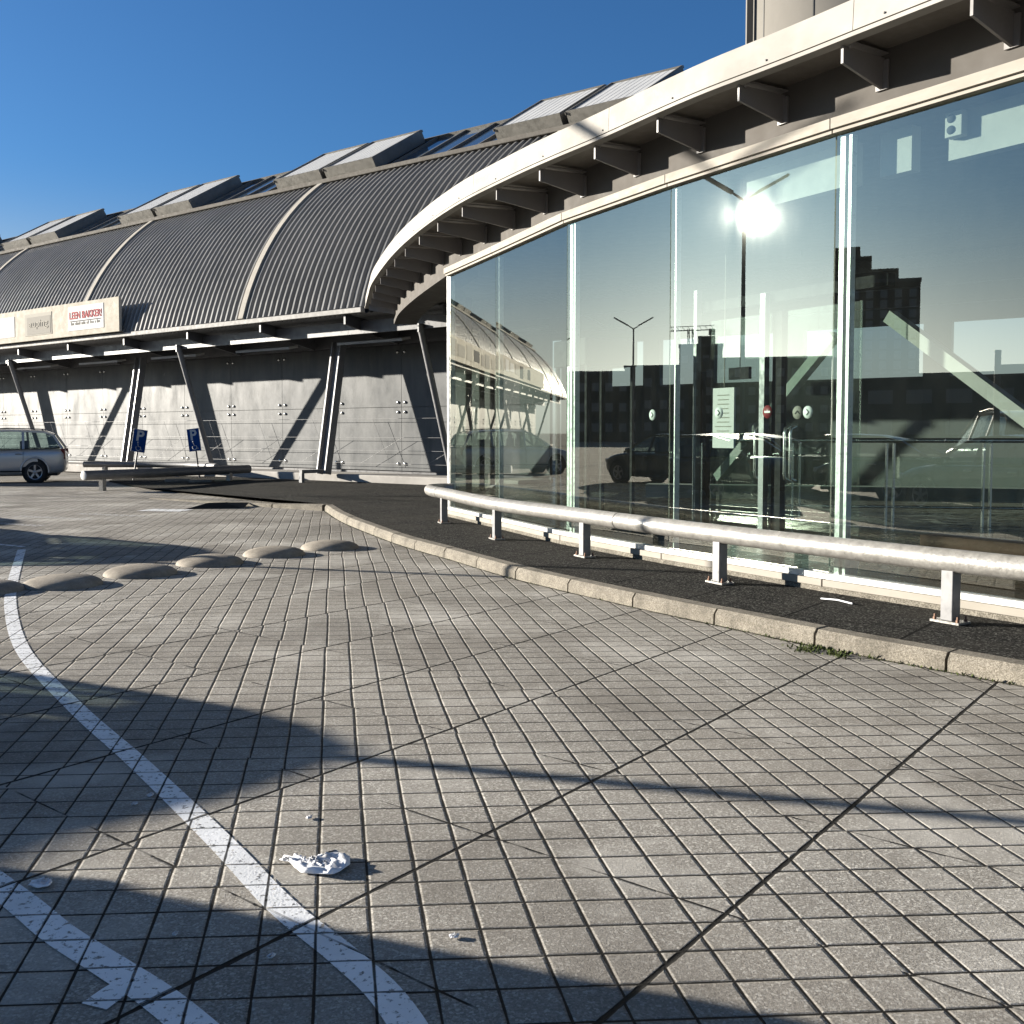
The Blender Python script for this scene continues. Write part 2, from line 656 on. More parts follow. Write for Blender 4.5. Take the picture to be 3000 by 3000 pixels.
def make_glass(name, tint=(.82, .88, .85), base=.155, dust=.0004, dust_rough=.065, film=.004):
    m = bpy.data.materials.new(name)
    m.use_nodes = True
    nt = m.node_tree
    for n in list(nt.nodes):
        nt.nodes.remove(n)
    out = N(m, "ShaderNodeOutputMaterial")
    tr = N(m, "ShaderNodeBsdfTransparent")
    tr.inputs[0].default_value = (*tint, 1)
    gl = N(m, "ShaderNodeBsdfGlossy")
    gl.inputs["Color"].default_value = (.98, .97, .86, 1)
    gl.inputs["Roughness"].default_value = 0.004
    fr = N(m, "ShaderNodeFresnel")
    fr.inputs[0].default_value = 1.5
    geo = N(m, "ShaderNodeNewGeometry")
    fac = math_n(m, 'ADD', math_n(m, 'MULTIPLY', fr.outputs[0], 1.1), base)
    # old panes are not perfectly flat
    v = coords(m)
    bp = N(m, "ShaderNodeBump")
    bp.inputs["Strength"].default_value = .012
    bp.inputs["Distance"].default_value = .02
    L(m, noise(m, v, .9, 2, .4, 0, 1), bp.inputs["Height"])
    L(m, bp.outputs[0], gl.inputs["Normal"])
    mx = N(m, "ShaderNodeMixShader")
    # only the outer skin mirrors; the inner skin just lets light through
    L(m, math_n(m, 'MULTIPLY', fac, math_n(m, 'SUBTRACT', 1.0, geo.outputs["Backfacing"]), True), mx.inputs[0])
    L(m, tr.outputs[0], mx.inputs[1])
    L(m, gl.outputs[0], mx.inputs[2])
    # dust film: a faint rough sheen with smears
    gd = N(m, "ShaderNodeBsdfGlossy")
    gd.inputs["Roughness"].default_value = dust_rough
    gd.inputs["Color"].default_value = (.95, .97, .90, 1)
    mx2 = N(m, "ShaderNodeMixShader")
    sm = noise(m, coords(m, (3, 3, 1.2)), 2.4, 7, .72, .35, .8)
    L(m, math_n(m, 'MULTIPLY', math_n(m, 'ADD', math_n(m, 'MULTIPLY', sm, .9), .8), dust), mx2.inputs[0])
    L(m, mx.outputs[0], mx2.inputs[1])
    L(m, gd.outputs[0], mx2.inputs[2])
    df = N(m, "ShaderNodeBsdfDiffuse")
    df.inputs[0].default_value = (.7, .72, .66, 1)
    mx3 = N(m, "ShaderNodeMixShader")
    L(m, math_n(m, 'MULTIPLY', math_n(m, 'ADD', sm, .3), film), mx3.inputs[0])
    L(m, mx2.outputs[0], mx3.inputs[1])
    L(m, df.outputs[0], mx3.inputs[2])
    L(m, mx3.outputs[0], out.inputs[0])
    return m


def make_etched():
    """greyish etched glass cladding with rain streaks"""
    m = mat("etched_glass", (.42, .44, .44), .3, 0, .2)
    b = m.node_tree.nodes["Principled BSDF"]
    v = coords(m)
    st = noise(m, coords(m, (4, 4, .5)), .9, 5, .6, .2, .85)
    bl = noise(m, v, .7, 5, .6, .35, .7)
    c = mix_col(m, st, (.075, .080, .084), (.145, .148, .145))
    c = mix_col(m, math_n(m, 'MULTIPLY', bl, .6), c, (.06, .066, .072))
    sc_ = noise(m, v, 3.4, 7, .75, .64, .72)
    c = mix_col(m, math_n(m, 'MULTIPLY', sc_, .35), c, (.34, .34, .33))
    L(m, c, b.inputs["Base Color"])
    rr = N(m, "ShaderNodeMapRange")
    rr.inputs[3].default_value = .42
    rr.inputs[4].default_value = .62
    sp_ = N(m, "ShaderNodeMapRange")
    sp_.inputs[3].default_value = .26
    sp_.inputs[4].default_value = .09
    L(m, noise(m, coords(m, (1.6, 1.6, .8)), 1.1, 7, .7, .38, .66), sp_.inputs[0])
    L(m, sp_.outputs[0], b.inputs["Specular IOR Level"])
    L(m, st, rr.inputs[0])
    L(m, rr.outputs[0], b.inputs["Roughness"])
    return m


def make_windows(name, wall, glass, sx, sz, lit=.1):
    """far facade: grid of windows in the wall material"""
    m = mat(name, wall, .8, 0, .3)
    b = m.node_tree.nodes["Principled BSDF"]
    v = coords(m)
    L(m, mix_col(m, noise(m, v, .3, 5, .6), wall, tuple(x * .7 for x in wall)), b.inputs["Base Color"])
    return m


M = {}
M['paving'] = make_paving()
M['paint'] = make_paint(.385)
M['paint_worn'] = make_paint(.54, "worn_road_paint")
M['asphalt'] = make_asphalt()
M['kerb'] = make_aggregate("kerb_concrete", (.13, .115, .09), (.31, .28, .23), 150)
M['dome'] = make_aggregate("dome_concrete", (.29, .25, .20), (.39, .35, .29), 200, .8, .35)
M['plinth'] = make_aggregate("washed_concrete", (.09, .08, .062), (.30, .275, .23), 120)
M['ledge'] = weathered("ledge_concrete", (.40, .38, .35), (.29, .275, .255), .75, 0, 1.4, bump=.2)
M['cream'] = weathered("cream_steel", (.355, .338, .31), (.275, .26, .235), .75, 0, .9, (1, 1, 1.5), .08, 30)
M['header'] = weathered("header_aluminium", (.34, .315, .275), (.28, .258, .222), .75, 0, 1.7, (1, 1, 3))
M['ring'] = weathered("ring_beam_paint", (.105, .097, .088), (.09, .083, .075), .8, 0, .9)
M['fin'] = weathered("bracket_paint", (.20, .19, .185), (.165, .155, .15), .5, 0, 1.3)
M['soffit'] = weathered("soffit_boards", (.16, .145, .125), (.115, .10, .085), .6, 0, 1.2)
M['ribbed'] = weathered("ribbed_roof_steel", (.215, .212, .208), (.16, .158, .155), .45, .1, .6, (1, 1, 1), 0, 60, .1)
M['strip'] = weathered("seam_strip_paint", (.38, .355, .315), (.32, .298, .26), .85)
M['ledge_strip'] = weathered("ridge_ledge_paint", (.135, .125, .11), (.11, .10, .088), .85)
M['dark_steel'] = weathered("dark_grey_steel", (.085, .085, .09), (.06, .06, .065), .45, 0, 2.0)
M['post_steel'] = weathered("painted_post_steel", (.22, .22, .225), (.16, .16, .165), .45, .2, 2.5)
M['galv'] = weathered("galvanised_steel", (.40, .385, .355), (.22, .212, .195), .40, .35, 13.0, (1, 1, 1), .7, 42, .16)
M['galv_dark'] = weathered("dull_galvanised_steel", (.21, .21, .212), (.16, .16, .163), .5, .4, 5.0)
M['zinc'] = weathered("zinc_trim", (.20, .19, .17), (.14, .135, .12), .5, .35, 2.0)
M['alu'] = weathered("window_aluminium", (.70, .71, .69), (.60, .61, .59), .35, .3, 4.0)
M['white'] = weathered("white_paint", (.40, .39, .37), (.31, .30, .285), .7, 0, 2.0)
M['poly'] = weathered("white_polycarbonate", (.46, .465, .47), (.38, .39, .40), .7, 0, 1.5, (1, 1, 1), spec=.2)
M['roof_glass'] = mat("roof_glazing", (.035, .055, .085), .06, 0, 1.0)
M['etched'] = make_etched()
M['glass'] = make_glass("window_glass")
M['inner_glass'] = make_glass("inner_glass", (.88, .93, .91), .02, .002, .2, .006)
M['black'] = weathered("black_profile", (.016, .016, .017), (.026, .026, .026), .8, 0, 3)
M['rubber'] = mat("black_rubber_and_shade", (.016, .016, .016), .8)  # also blackens the stand-in for the shaded kerb dip
M['steel'] = mat("brushed_stainless", (.62, .62, .60), .25, .9)
M['sign_cream'] = weathered("sign_board", (.46, .425, .36), (.41, .38, .32), .85, 0, 1.2)
M['sign_white'] = mat("sign_white", (.62, .615, .60), .85, 0, .1)
M['sign_pale'] = mat("sign_faded", (.38, .36, .315), .85, 0, .1)
M['sign_grey'] = mat("sign_grey_print", (.29, .275, .245), .85, 0, .1)
M['red'] = mat("red_letters", (.40, .13, .13), .85, 0, .05)
M['greyink'] = mat("grey_letters", (.05, .05, .055), .85, 0, .05)
M['blue'] = mat("sign_blue", (.008, .055, .22), .7, 0, .1)
M['stair'] = weathered("tower_cladding", (.19, .178, .157), (.145, .137, .122), .7, 0, .7, (1, 1, .6), .1, 5)
M['stair_joint'] = mat("tower_joint", (.05, .05, .05), .7)
M['interior_wall'] = weathered("interior_wall", (.15, .155, .15), (.12, .125, .12), .7, 0, .6)
M['ceiling'] = weathered("interior_ceiling", (.20, .21, .205), (.16, .17, .165), .7, 0, .5)
M['int_floor'] = weathered("interior_floor", (.075, .062, .05), (.05, .042, .034), .25, 0, 1.5)
M['timber'] = weathered("brown_timber", (.06, .028, .017), (.038, .018, .011), .75, 0, 3, (1, 1, 8))
M['brick'] = weathered("far_brick", (.085, .075, .07), (.06, .055, .05), .85, 0, .4)
M['far_wall'] = weathered("far_wall", (.10, .10, .10), (.07, .07, .07), .8, 0, .3)
M['far_glass'] = mat("far_window", (.16, .17, .18), .3, 0, .8)
M['lamp_grey'] = weathered("lamp_post_paint", (.13, .14, .15), (.10, .105, .11), .45)
M['joint_dirt'] = weathered("joint_dirt", (.012, .011, .008), (.03, .032, .014), .9, 0, 6)
M['leaf'] = weathered("weed_leaf", (.085, .10, .03), (.06, .085, .025), .7, 0, 30)
M['paper'] = mat("white_paper", (.82, .83, .86), .55)
M['tyre'] = mat("tyre_rubber", (.017, .017, .018), .75)
M['rim'] = mat("alloy_rim", (.38, .38, .39), .3, .8)
M['car_glass'] = make_glass("car_glass", (.50, .58, .56), .05, .004, .2, .01)
M['taillight'] = mat("tail_light", (.16, .012, .012), .15)
M['headlight'] = mat("head_light", (.55, .57, .6), .08, .3)
M['upholstery'] = mat("dark_upholstery", (.03, .03, .032), .8)
M['no_entry'] = mat("sticker_red", (.24, .025, .03), .5)
M['sticker'] = mat("sticker_white", (.80, .82, .80), .5)
M['bolt'] = mat("rusty_bolt", (.22, .13, .09), .7, .4)


def car_paint(name, c):
    m = mat(name, c, .32, .35)
    b = m.node_tree.nodes["Principled BSDF"]
    b.inputs["Coat Weight"].default_value = .8
    b.inputs["Coat Roughness"].default_value = .05
    return m


M['car_grey'] = car_paint("silver_grey_paint", (.48, .475, .465))
M['car_black'] = car_paint("black_paint", (.012, .013, .015))
M['car_blue'] = car_paint("dark_blue_paint", (.015, .022, .04))
M['car_white'] = car_paint("graphite_paint", (.05, .053, .057))

# ================================================================== plan geometry
# hall: t runs along the facade to the far left, s runs inward, z up
HA = -52.0
HT = az(HA)
HN = az(HA + 90)
H0 = Vector((-3.78, 27.0, 0))
UP = Vector((0, 0, 1))


def F(t, s, z):
    return H0 + HT * t + HN * s + UP * z


# pavilion glass corners, far end to near end
G = [Vector(p) for p in ((-1.057, 17.33, 0), (-.229, 15.29, 0), (.70, 12.96, 0), (1.703, 11.06, 0), (2.849, 9.12, 0), (4.088, 7.242, 0), (5.41, 5.42, 0), (6.83, 3.67, 0))]
FASCIA = [Vector((x, y, 0)) for x, y in ((-3.60, 25.4), (-3.18, 23.0), (-2.81, 21.0), (-2.06, 17.9), (-1.376, 15.64), (-.70, 13.85), (-.012, 12.45), (.467, 11.58), (.888, 10.87), (1.39, 9.95), (1.735, 9.36), (2.07, 8.87), (2.40, 8.38), (2.76, 7.82), (3.9, 6.1), (5.15, 4.35), (6.4, 2.8))]
KF = 1.03
FASCIA = [p * KF for p in FASCIA]


def zf(z):
    return 1.55 + (z - 1.55) * KF


FC = bez(FASCIA, 6)
RINGP = [Vector((x, y, 0)) for x, y in ((-2.83, 25.1), (-2.45, 22.8), (-1.84, 20.2), (-1.057, 17.33))] + G[1:]
RC = bez(RINGP[:4], 8)[:-1] + G            # smooth to the glass end, then one facet per pane
ZP = .13                                   # pavement level
ZG = 4.15                                  # glass head


def zset(pts, z):
    return [Vector((p.x, p.y, z)) for p in pts]


# ================================================================== ground
g = MB()
g.add([(-600, -600, 0), (600, -600, 0), (600, 600, 0), (-600, 600, 0)], [(0, 1, 2, 3)])
tag(g.build("ground", M['paving']), kind="structure")

KERB = [Vector((x, y, 0)) for x, y in ((-3.66, 19.96), (-2.95, 17.6), (-2.11, 15.35), (-1.45, 13.75), (-.738, 12.3), (0, 10.76), (.948, 9.17), (1.6, 8.187), (2.294, 7.176), (3.03, 6.258), (4.2, 4.75), (5.6, 3.1))]
KC = bez(KERB, 6)
KI = offset(KC, -.15)                       # inner edge of the kerb
pv = MB()
inner = zset(KI, ZP - .004)
poly = inner + [Vector((8.5, 4.6, ZP - .004)), Vector((6.0, 8.5, ZP - .004)), F(-6, 3.2, ZP - .004), F(-2, 2.2, ZP - .004), F(4, 2.2, ZP - .004), F(9, 2.2, ZP - .02),
                F(12.4, .2, .012), F(9.9, -1.6, .012), F(5.0, -3.5, .06)]
pv.add(poly, [tuple(range(len(poly)))])
ob = pv.build("pavement", M['asphalt'])
import bmesh
bm = bmesh.new()
bm.from_mesh(ob.data)
bmesh.ops.triangulate(bm, faces=bm.faces, ngon_method='EAR_CLIP')
for f in bm.faces:
    if f.normal.z < 0:
        f.normal_flip()
bm.to_mesh(ob.data)
bm.free()
tag(ob, kind="structure")

kb = MB()
st = resample(KC, .02)
# stones of about a metre with a gap
n_per = 49
i = 0
while i + n_per < len(st):
    seg = [st[k] for k in range(i, i + n_per + 1, 7)]
    P0 = [p for p, t in seg]
    def o_(d, z):
        return [p + Vector((-t.y, t.x, 0)) * d + UP * z for p, t in seg]
    dz = random.uniform(-.004, .004)
    kb.profile([o_(0, -.05), o_(0.004, .085 + dz), o_(.035, .127 + dz), o_(.15, ZP + .002 + dz), o_(.15, -.05)], smooth=False)
    i += n_per + 1
# dropped kerb towards the far left
for a_, b_, z0, z1 in ((Vector((-3.72, 20.0, 0)), Vector((-4.9, 20.9, 0)), .125, .075), (Vector((-4.93, 20.92, 0)), Vector((-6.1, 21.8, 0)), .075, .05), (Vector((-6.13, 21.82, 0)), Vector((-8.4, 23.65, 0)), .05, .02)):
    d = (b_ - a_).normalized()
    nn = Vector((d.y, -d.x, 0))
    kb.profile([[a_, b_], [a_ + UP * (z0 - .02), b_ + UP * (z1 - .012)], [a_ + nn * .03 + UP * z0, b_ + nn * .03 + UP * z1], [a_ + nn * .2 + UP * (z0 + .003), b_ + nn * .2 + UP * (z1 + .003)], [a_ + nn * .2, b_ + nn * .2]])
tag(kb.build("kerb", M['kerb']), kind="structure")
q = MB()
kj = [p for p, t_ in st[::7]]
wj = [random.uniform(.012, .035) for _ in kj]
ko = [p + (o2 - p) * w_ for p, o2, w_ in zip(kj, offset(kj, -1.0), wj)]
ki = offset(kj, .002)
ko = [p + Vector((q_.x - p.x, q_.y - p.y, 0)).normalized() * w_ for p, q_, w_ in zip(kj, offset(kj, 1.0), wj)]
q.strip(zset(ko, .0035), zset(offset(kj, -.01), .0035))
tag(q.build("kerb_joint", M['joint_dirt']), kind="structure")


LZ = [.004]


def road_line(name, pts, w, label, m='paint', grp="white lines painted on the paving"):
    LZ[0] += .0004
    P = bez([Vector((x, y, LZ[0])) for x, y in pts], 8)
    q = MB()
    A = offset(P, w / 2)
    B = offset(P, -w / 2)
    q.strip(A, B)
    o = q.build(name, M[m])
    return tag(o, kind="structure")


def gp(px, py, z=0.0):
    d = (1.55 - z) * 3000 / (py - 1265.0)
    return ((px - 1500) / 3000.0 * d, d)


L1 = [(-4.93, 10.0), gp(20, 1790), (-2.98, 6.35), gp(118, 2005), gp(202, 2081), gp(388, 2252), gp(621, 2484), gp(807, 2686), gp(994, 2842), gp(1149, 3000), (-.1, 2.2)]
L1 = [gp(57, 1612), gp(28, 1708)] + L1[1:2] + [gp(55, 1915)] + L1[4:]
road_line("bay_line", L1, .10, None)
road_line("bay_line", [(-2.45, 4.05), gp(0, 2655), gp(140, 2774), gp(300, 2880), gp(470, 3000), (-.55, 2.3)], .105, None)
road_line("bay_line", [gp(240, 3000), gp(310, 2950), gp(400, 2900)], .085, None)
road_line("bay_line", [(-8.5, 14.2), gp(-100, 1590), gp(62, 1604)], .07, None)
for k, (x0, y0, x1, y1, w) in enumerate(((420, 1495, 545, 1497, .55), (225, 1506, 425, 1514, .25), (40, 1513, 260, 1524, .2), (-60, 1531, 120, 1543, .22))):
    a_, b_ = gp(x0, y0), gp(x1, y1)
    road_line("bay_line", [a_, ((a_[0] + b_[0]) / 2, (a_[1] + b_[1]) / 2), b_], w, None, 'paint' if k == 0 else 'paint_worn')

# ================================================================== hall
hall = empty("station_hall", F(0, 0, 0), "long hall with a ribbed dark grey barrel roof, slanted posts and pale glass wall", "building")
T0, T1 = -16.0, 74.0
SEAMS = [-13.35, -4.1, 5.15, 14.4, 23.65, 32.9, 42.15, 51.4, 60.65, 69.9]
# roof arc: tangent 74 deg at the eave, radius 8.3
RR = 8.3
ARC = []
for k in range(13):
    th = R(74 - 38.5 * k / 12)
    ARC.append((RR * (math.sin(R(74)) - math.sin(th)), 4.80 + RR * (math.cos(th) - math.cos(R(74))), th))
# (s, z, slope); scale s so that the profile ends near s = 3.05
ARC = [(RR * (math.sin(R(74)) - math.sin(th)), z, th) for (s, z, th) in ARC]
rb = MB()
pitch = .25
prof = ((0, 0), (.115, 0), (.15, .095), (.205, .10), (.25, 0))
tt, hh = [], []
t = T0
while t < T1:
    for (dt, h) in prof[:-1]:
        tt.append(t + dt)
        hh.append(h)
    t += pitch
nT = len(tt)
vs = []
for (s, z, th) in ARC:
    nx, nz = -math.sin(th), math.cos(th)
    for t_, h_ in zip(tt, hh):
        vs.append(F(t_, s + nx * h_, z + nz * h_))
fs = []
for j in range(len(ARC) - 1):
    for i in range(nT - 1):
        fs.append((j * nT + i, (j + 1) * nT + i, (j + 1) * nT + i + 1, j * nT + i + 1))
rb.add(vs, fs)
rb.build("roof", M['ribbed'], hall, recalc=False)
# cream strips over the bay seams
for ts in SEAMS:
    q = MB()
    for (w, hgt) in ((.22, .15),):
        lines = []
        for (dt, h) in ((-w / 2, .0), (-w / 2, hgt), (w / 2, hgt), (w / 2, 0)):
            lines.append([F(ts + dt, s - math.sin(th) * h, z + math.cos(th) * h) for (s, z, th) in ARC])
        q.profile(lines, smooth=False)
    q.build("seam_strip", M['strip'], hall)
sL, zL, thL = ARC[-1]
# ledge under the roof lights
q = MB()
q.box(F((T0 + T1) / 2, sL - .02, zL + .10), (T1 - T0, .34, .13), (HT, HN, UP))
q.build("ridge_ledge", M['ledge_strip'], hall, .02)
# sloped roof lights
SA = R(31)
US = HN * math.cos(SA) + UP * math.sin(SA)
NS = UP * math.cos(SA) - HN * math.sin(SA)
s0, z0 = sL + .16, zL + .20


def S(t, q_, h=0.0):
    return F(t, s0, z0) + US * q_ + NS * h


q = MB()
q.box((S(T0, 1.3, -.03) + S(T1, 1.3, -.03)) / 2, (T1 - T0, 2.6, .05), (HT, US, NS))
rg = q.build("roof_light", M['roof_glass'], hall)
q = MB()
t = T0
while t < T1:
    q.box(S(t, 1.3, .03), (.055, 2.62, .07), (HT, US, NS))
    t += 1.156
q.box((S(T0, 2.64, .02) + S(T1, 2.64, .02)) / 2, (T1 - T0, .08, .12), (HT, US, NS))
q.build("glazing_bars", M['zinc'], rg)
for ts in SEAMS:
    for sg in (-1, 1):
        ta, tb = ts + sg * .10, ts + sg * 2.28
        tm, W = (ta + tb) / 2, abs(tb - ta)
        q = MB()
        D0, D1, HH = -.12, 2.40, .40
        th_ = .04
        q.box(S(tm, D0 + th_ / 2, HH / 2 + .02), (W, th_, HH), (HT, US, NS))
        q.box(S(tm, D1 - th_ / 2, HH / 2 + .02), (W, th_, HH), (HT, US, NS))
        for e in (-1, 1):
            q.box(S(tm + e * (W / 2 - th_ / 2), (D0 + D1) / 2, HH / 2 + .02), (th_, D1 - D0 - 2 * th_ - .002, HH), (HT, US, NS))
        # overhanging lip
        for e in (-1, 1):
            q.box(S(tm + e * (W / 2 + .012), (D0 + D1) / 2, HH - .03), (.02, D1 - D0 + .06, .07), (HT, US, NS))
        h = q.build("roof_hatch", M['zinc'], hall)
        q = MB()
        q.box(S(tm, (D0 + D1) / 2, HH - .05), (W - 2 * th_ - .004, D1 - D0 - 2 * th_ - .004, .05), (HT, US, NS))
        for k in range(9):
            q.box(S(tm - W / 2 + th_ + (k + .5) * (W - 2 * th_) / 9, (D0 + D1) / 2, HH - .022), (.02, D1 - D0 - 2 * th_ - .01, .004), (HT, US, NS))
        q.build("hatch_pane", M['poly'], h)
# back slope of the roof and back wall (closes the hall)
q = MB()
q.strip([F(T0, s0 + 2.28, z0 + 1.36), F(T1, s0 + 2.28, z0 + 1.36)], [F(T0, s0 + 9.6, 5.0), F(T1, s0 + 9.6, 5.0)])
q.build("back_roof", M['dark_steel'], hall)

# eave: white edge, gutter, soffit
q = MB()
q.box(F((.15 + T1) / 2, -.02, 4.745), (T1 - .15, .16, .13), (HT, HN, UP))
q.build("eave", M['white'], hall, .01)
q = MB()
# corrugated soffit deck, sloping slightly inward
tt2, zz2 = [], []
t = T0
k = 0
while t < T1:
    tt2.append(t)
    zz2.append(0.035 if (k // 2) % 2 else 0.0)
    t += .07 if k % 2 else .03
    k += 1
A = [F(a_, .07, 4.70 - z_) for a_, z_ in zip(tt2, zz2)]
B = [F(a_, 2.45, 4.45 - z_) for a_, z_ in zip(tt2, zz2)]
q.strip(A, B)
q.build("soffit", M['post_steel'], hall)
# long beams under the soffit
q = MB()
q.box(F((T0 + T1) / 2, .62, 4.38), (T1 - T0, .08, .34), (HT, HN, UP))
q.build("eave_beam", M['dark_steel'], hall)
q = MB()
q.box(F((T0 + T1) / 2, 2.15, 4.22), (T1 - T0, .14, .36), (HT, HN, UP))
q.build("wall_beam", M['dark_steel'], hall)
t = -6.2
while t < 66:
    # tapered bracket from the wall beam out to the eave, with a flange
    q = MB()
    w = .035
    pr = [(.02, 4.66), (.02, 4.42), (2.05, 4.02), (2.05, 4.60)]
    vs = [F(t + e * w, s_, z_) for e in (-1, 1) for s_, z_ in pr]
    q.add(vs, [(0, 1, 2, 3), (7, 6, 5, 4), (0, 4, 5, 1), (1, 5, 6, 2), (2, 6, 7, 3), (3, 7, 4, 0)])
    q.beam(F(t, .0, 4.685), F(t, 1.6, 4.60), .2, .02)
    q.build("eave_bracket", M['dark_steel'], hall)
    t += 3.55
# flat light trays below the beam (bright lower faces)
t = -3.6
while t < 60:
    q = MB()
    q.box(F(t, 1.18, 4.06), (2.55, .34, .07), (HT, (HN * .98 + UP * .2).normalized(), (UP * .98 - HN * .2).normalized()))
    q.build("light_tray", M['white'], hall)
    t += 4.62

# glass wall with point fixings
WS = 2.5
q = MB()
J0, PW = 1.2, 2.65
js = [J0 + PW * k for k in range(-2, 27)]
for a_, b_ in zip(js, js[1:]):
    for z_a, z_b in ((.42, 2.255), (2.268, 4.05)):
        qq = MB()
        qq.box((F(a_, WS, (z_a + z_b) / 2) + F(b_, WS, (z_a + z_b) / 2)) / 2, (PW - .014, .03, z_b - z_a), (HT, HN, UP))
        qq.build("glass_panel", M['etched'], hall)
q = MB()
q.box(F((js[0] + js[-1]) / 2, WS + .07, 2.2), (js[-1] - js[0], .05, 4.4), (HT, HN, UP))
q.build("wall", M['dark_steel'], hall)
q = MB()
for a_ in js[1:-1]:
    for dz, zc in ((0, 2.26), (1, 3.85), (2, .62)):
        offs = [(-.14, -.14), (.14, -.14), (-.14, .14), (.14, .14)] if dz == 0 else [(-.14, 0), (.14, 0)]
        for (dt, dz_) in offs:
            q.lathe([(0, .02), (.036, .018), (.045, 0), (.045, -.02)], F(a_ + dt, WS - .03, zc + dz_), 10, ax=(HT, UP, -HN))
q.build("glass_fixings", M['steel'], hall)
q = MB()
for zc in (.62, 1.0, 1.38, 1.93):
    q.tube([F(T0 + 14, WS - .22, zc), F(T1 - 6, WS - .22, zc)], .006, 6)
for k in range(-1, 26):
    a_ = J0 + PW * k + 1.0
    q.tube([F(a_, WS - .2, 1.93), F(a_ - .7, WS - .2, .62)], .0045, 5)
    q.tube([F(a_ + .5, WS - .2, .62), F(a_ - 1.2, WS - .2, 1.38)], .0045, 5)
q.build("wall_cables", M['galv_dark'], hall)
q = MB()
q.box(F((T0 + T1) / 2 + 6, 2.05, .18), (T1 - T0 - 12, 1.5, .30), (HT, HN, UP))
q.build("wall_ledge", M['ledge'], hall, .03)
# slanting tubes and flat posts
for t_ in (-1.4, 9.2, 20.3, 31.2, 42.1, 53.0, 63.9):
    q = MB()
    q.tube([F(t_, .5, 4.30), F(t_, 1.75, .33)], .085, 14)
    q.box(F(t_, .5, 4.22), (.05, .14, .22), (HT, HN, UP))
    q.lathe([(.16, 0), (.16, .03), (0, .03)], F(t_, 1.76, .33), 14)
    q.build("slanted_post", M['post_steel'], hall)
for t_ in (2.9, 13.15, 23.9, 34.8, 45.7, 56.6):
    q = MB()
    for e in (-1, 1):
        q.beam(F(t_ + e * .17, 1.0, .33), F(t_ + e * .17, 1.66, 4.15), .05, .24, HN)
    q.beam(F(t_, 1.02, .33), F(t_, 1.68, 4.15), .29, .03, HN)
    # bent foot bracket
    q.beam(F(t_, .95, .42), F(t_, .15, .42), .12, .10)
    q.beam(F(t_, .19, .10), F(t_, .19, .37), .12, .10, HN)
    q.build("flat_post", M['post_steel'], hall)

# ---- sign board on the eave
sgn = empty("shop_sign_board", F(11.3, -.2, 4.84), "long cream sign board with shop names fixed along the eave of the hall", "sign")
te = 11.3
lens = [8.6, 8.4, 8.4, 8.4, 8.4]
for k, ln in enumerate(lens):
    q = MB()
    q.box(F(te + ln / 2, -.22, 5.405), (ln - .02, .10, 1.13), (HT, HN, UP))
    q.build("board", M['sign_cream'], sgn, .006)
    te += ln
q = MB()
for k in range(22):
    t_ = 11.45 + k * 1.95
    q.beam(F(t_ - .5, .06, 4.80), F(t_, -.17, 5.05), .03, .03)
    q.beam(F(t_, -.17, 4.88), F(t_, .3, 4.9), .04, .04)
q.build("stays", M['dark_steel'], sgn)


def on_board(t, z, w, h, m, name="name_panel", dep=.012):
    q = MB()
    q.box(F(t, -.27 - dep / 2 - .002, z), (w, dep, h), (HT, HN, UP))
    return q.build(name, M[m], sgn)


def text_mesh(txt, size, m, name, parent, pos, X, Y, width=None, depth=.004, bold=0.0):
    cu = bpy.data.curves.new(name, 'FONT')
    cu.body = txt
    cu.size = size
    cu.extrude = depth
    cu.offset = bold
    cu.align_x = 'CENTER'
    cu.align_y = 'CENTER'
    tmp = bpy.data.objects.new(name, cu)
    col.objects.link(tmp)
    dg = bpy.context.evaluated_depsgraph_get()
    me = bpy.data.meshes.new_from_object(tmp.evaluated_get(dg))
    bpy.data.objects.remove(tmp)
    xs = [v.co.x for v in me.vertices]
    w0 = max(xs) - min(xs)
    fx = (width / w0) if width else 1.0
    Z = X.cross(Y)
    for v in me.vertices:
        c = v.co.copy()
        v.co = pos + X * (c.x * fx) + Y * c.y + Z * c.z
    me.materials.clear()
    me.materials.append(M[m])
    o = bpy.data.objects.new(name, me)
    col.objects.link(o)
    if parent is not None:
        o.parent = parent
        o.matrix_parent_inverse = Matrix.Translation(parent.location).inverted()
    return o


# panel positions along the board
on_board(13.35, 5.43, 2.25, .82, 'sign_white')
XR = -HT
text_mesh("LEEN BAKKER!", .34, 'red', "lettering", sgn, F(13.35, -.292, 5.52), XR, UP, 2.05, .004, .006)
q = MB()
q.box(F(13.35, -.290, 5.335), (1.98, .008, .022), (HT, HN, UP))
q.build("rule", M['greyink'], sgn)
q = MB()
x_ = .95
for wl_ in (.22, .34, .26, .17, .24, .06, .22):
    n_l = max(1, int(wl_ / .065))
    for k in range(n_l):
        hl = .075 if (k * 7 + n_l) % 3 else .105
        q.box(F(13.35 + x_ - (k + .5) * wl_ / n_l, -.290, 5.205 + hl / 2), (.035, .006, hl), (HT, HN, UP))
    x_ -= wl_ + .06
q.build("small_lettering", M['sign_grey'], sgn)
on_board(16.55, 5.40, 1.9, .78, 'sign_pale')
on_board(16.5, 5.36, 1.65, .62, 'sign_grey', dep=.02)
text_mesh("auping", .36, 'sign_pale', "lettering", sgn, F(16.5, -.302, 5.42), XR, UP, 1.35, .003)
on_board(18.95, 5.41, 1.35, .74, 'sign_white')
tt_ = 21.4
for k in range(13):
    w_ = random.uniform(.8, 1.9)
    on_board(tt_, 5.41 + random.uniform(-.05, .05), w_, random.uniform(.5, .8), random.choice(['sign_white', 'sign_pale', 'sign_grey', 'greyink']))
    tt_ += w_ / 2 + random.uniform(.9, 1.5)
    if tt_ > 52:
        break

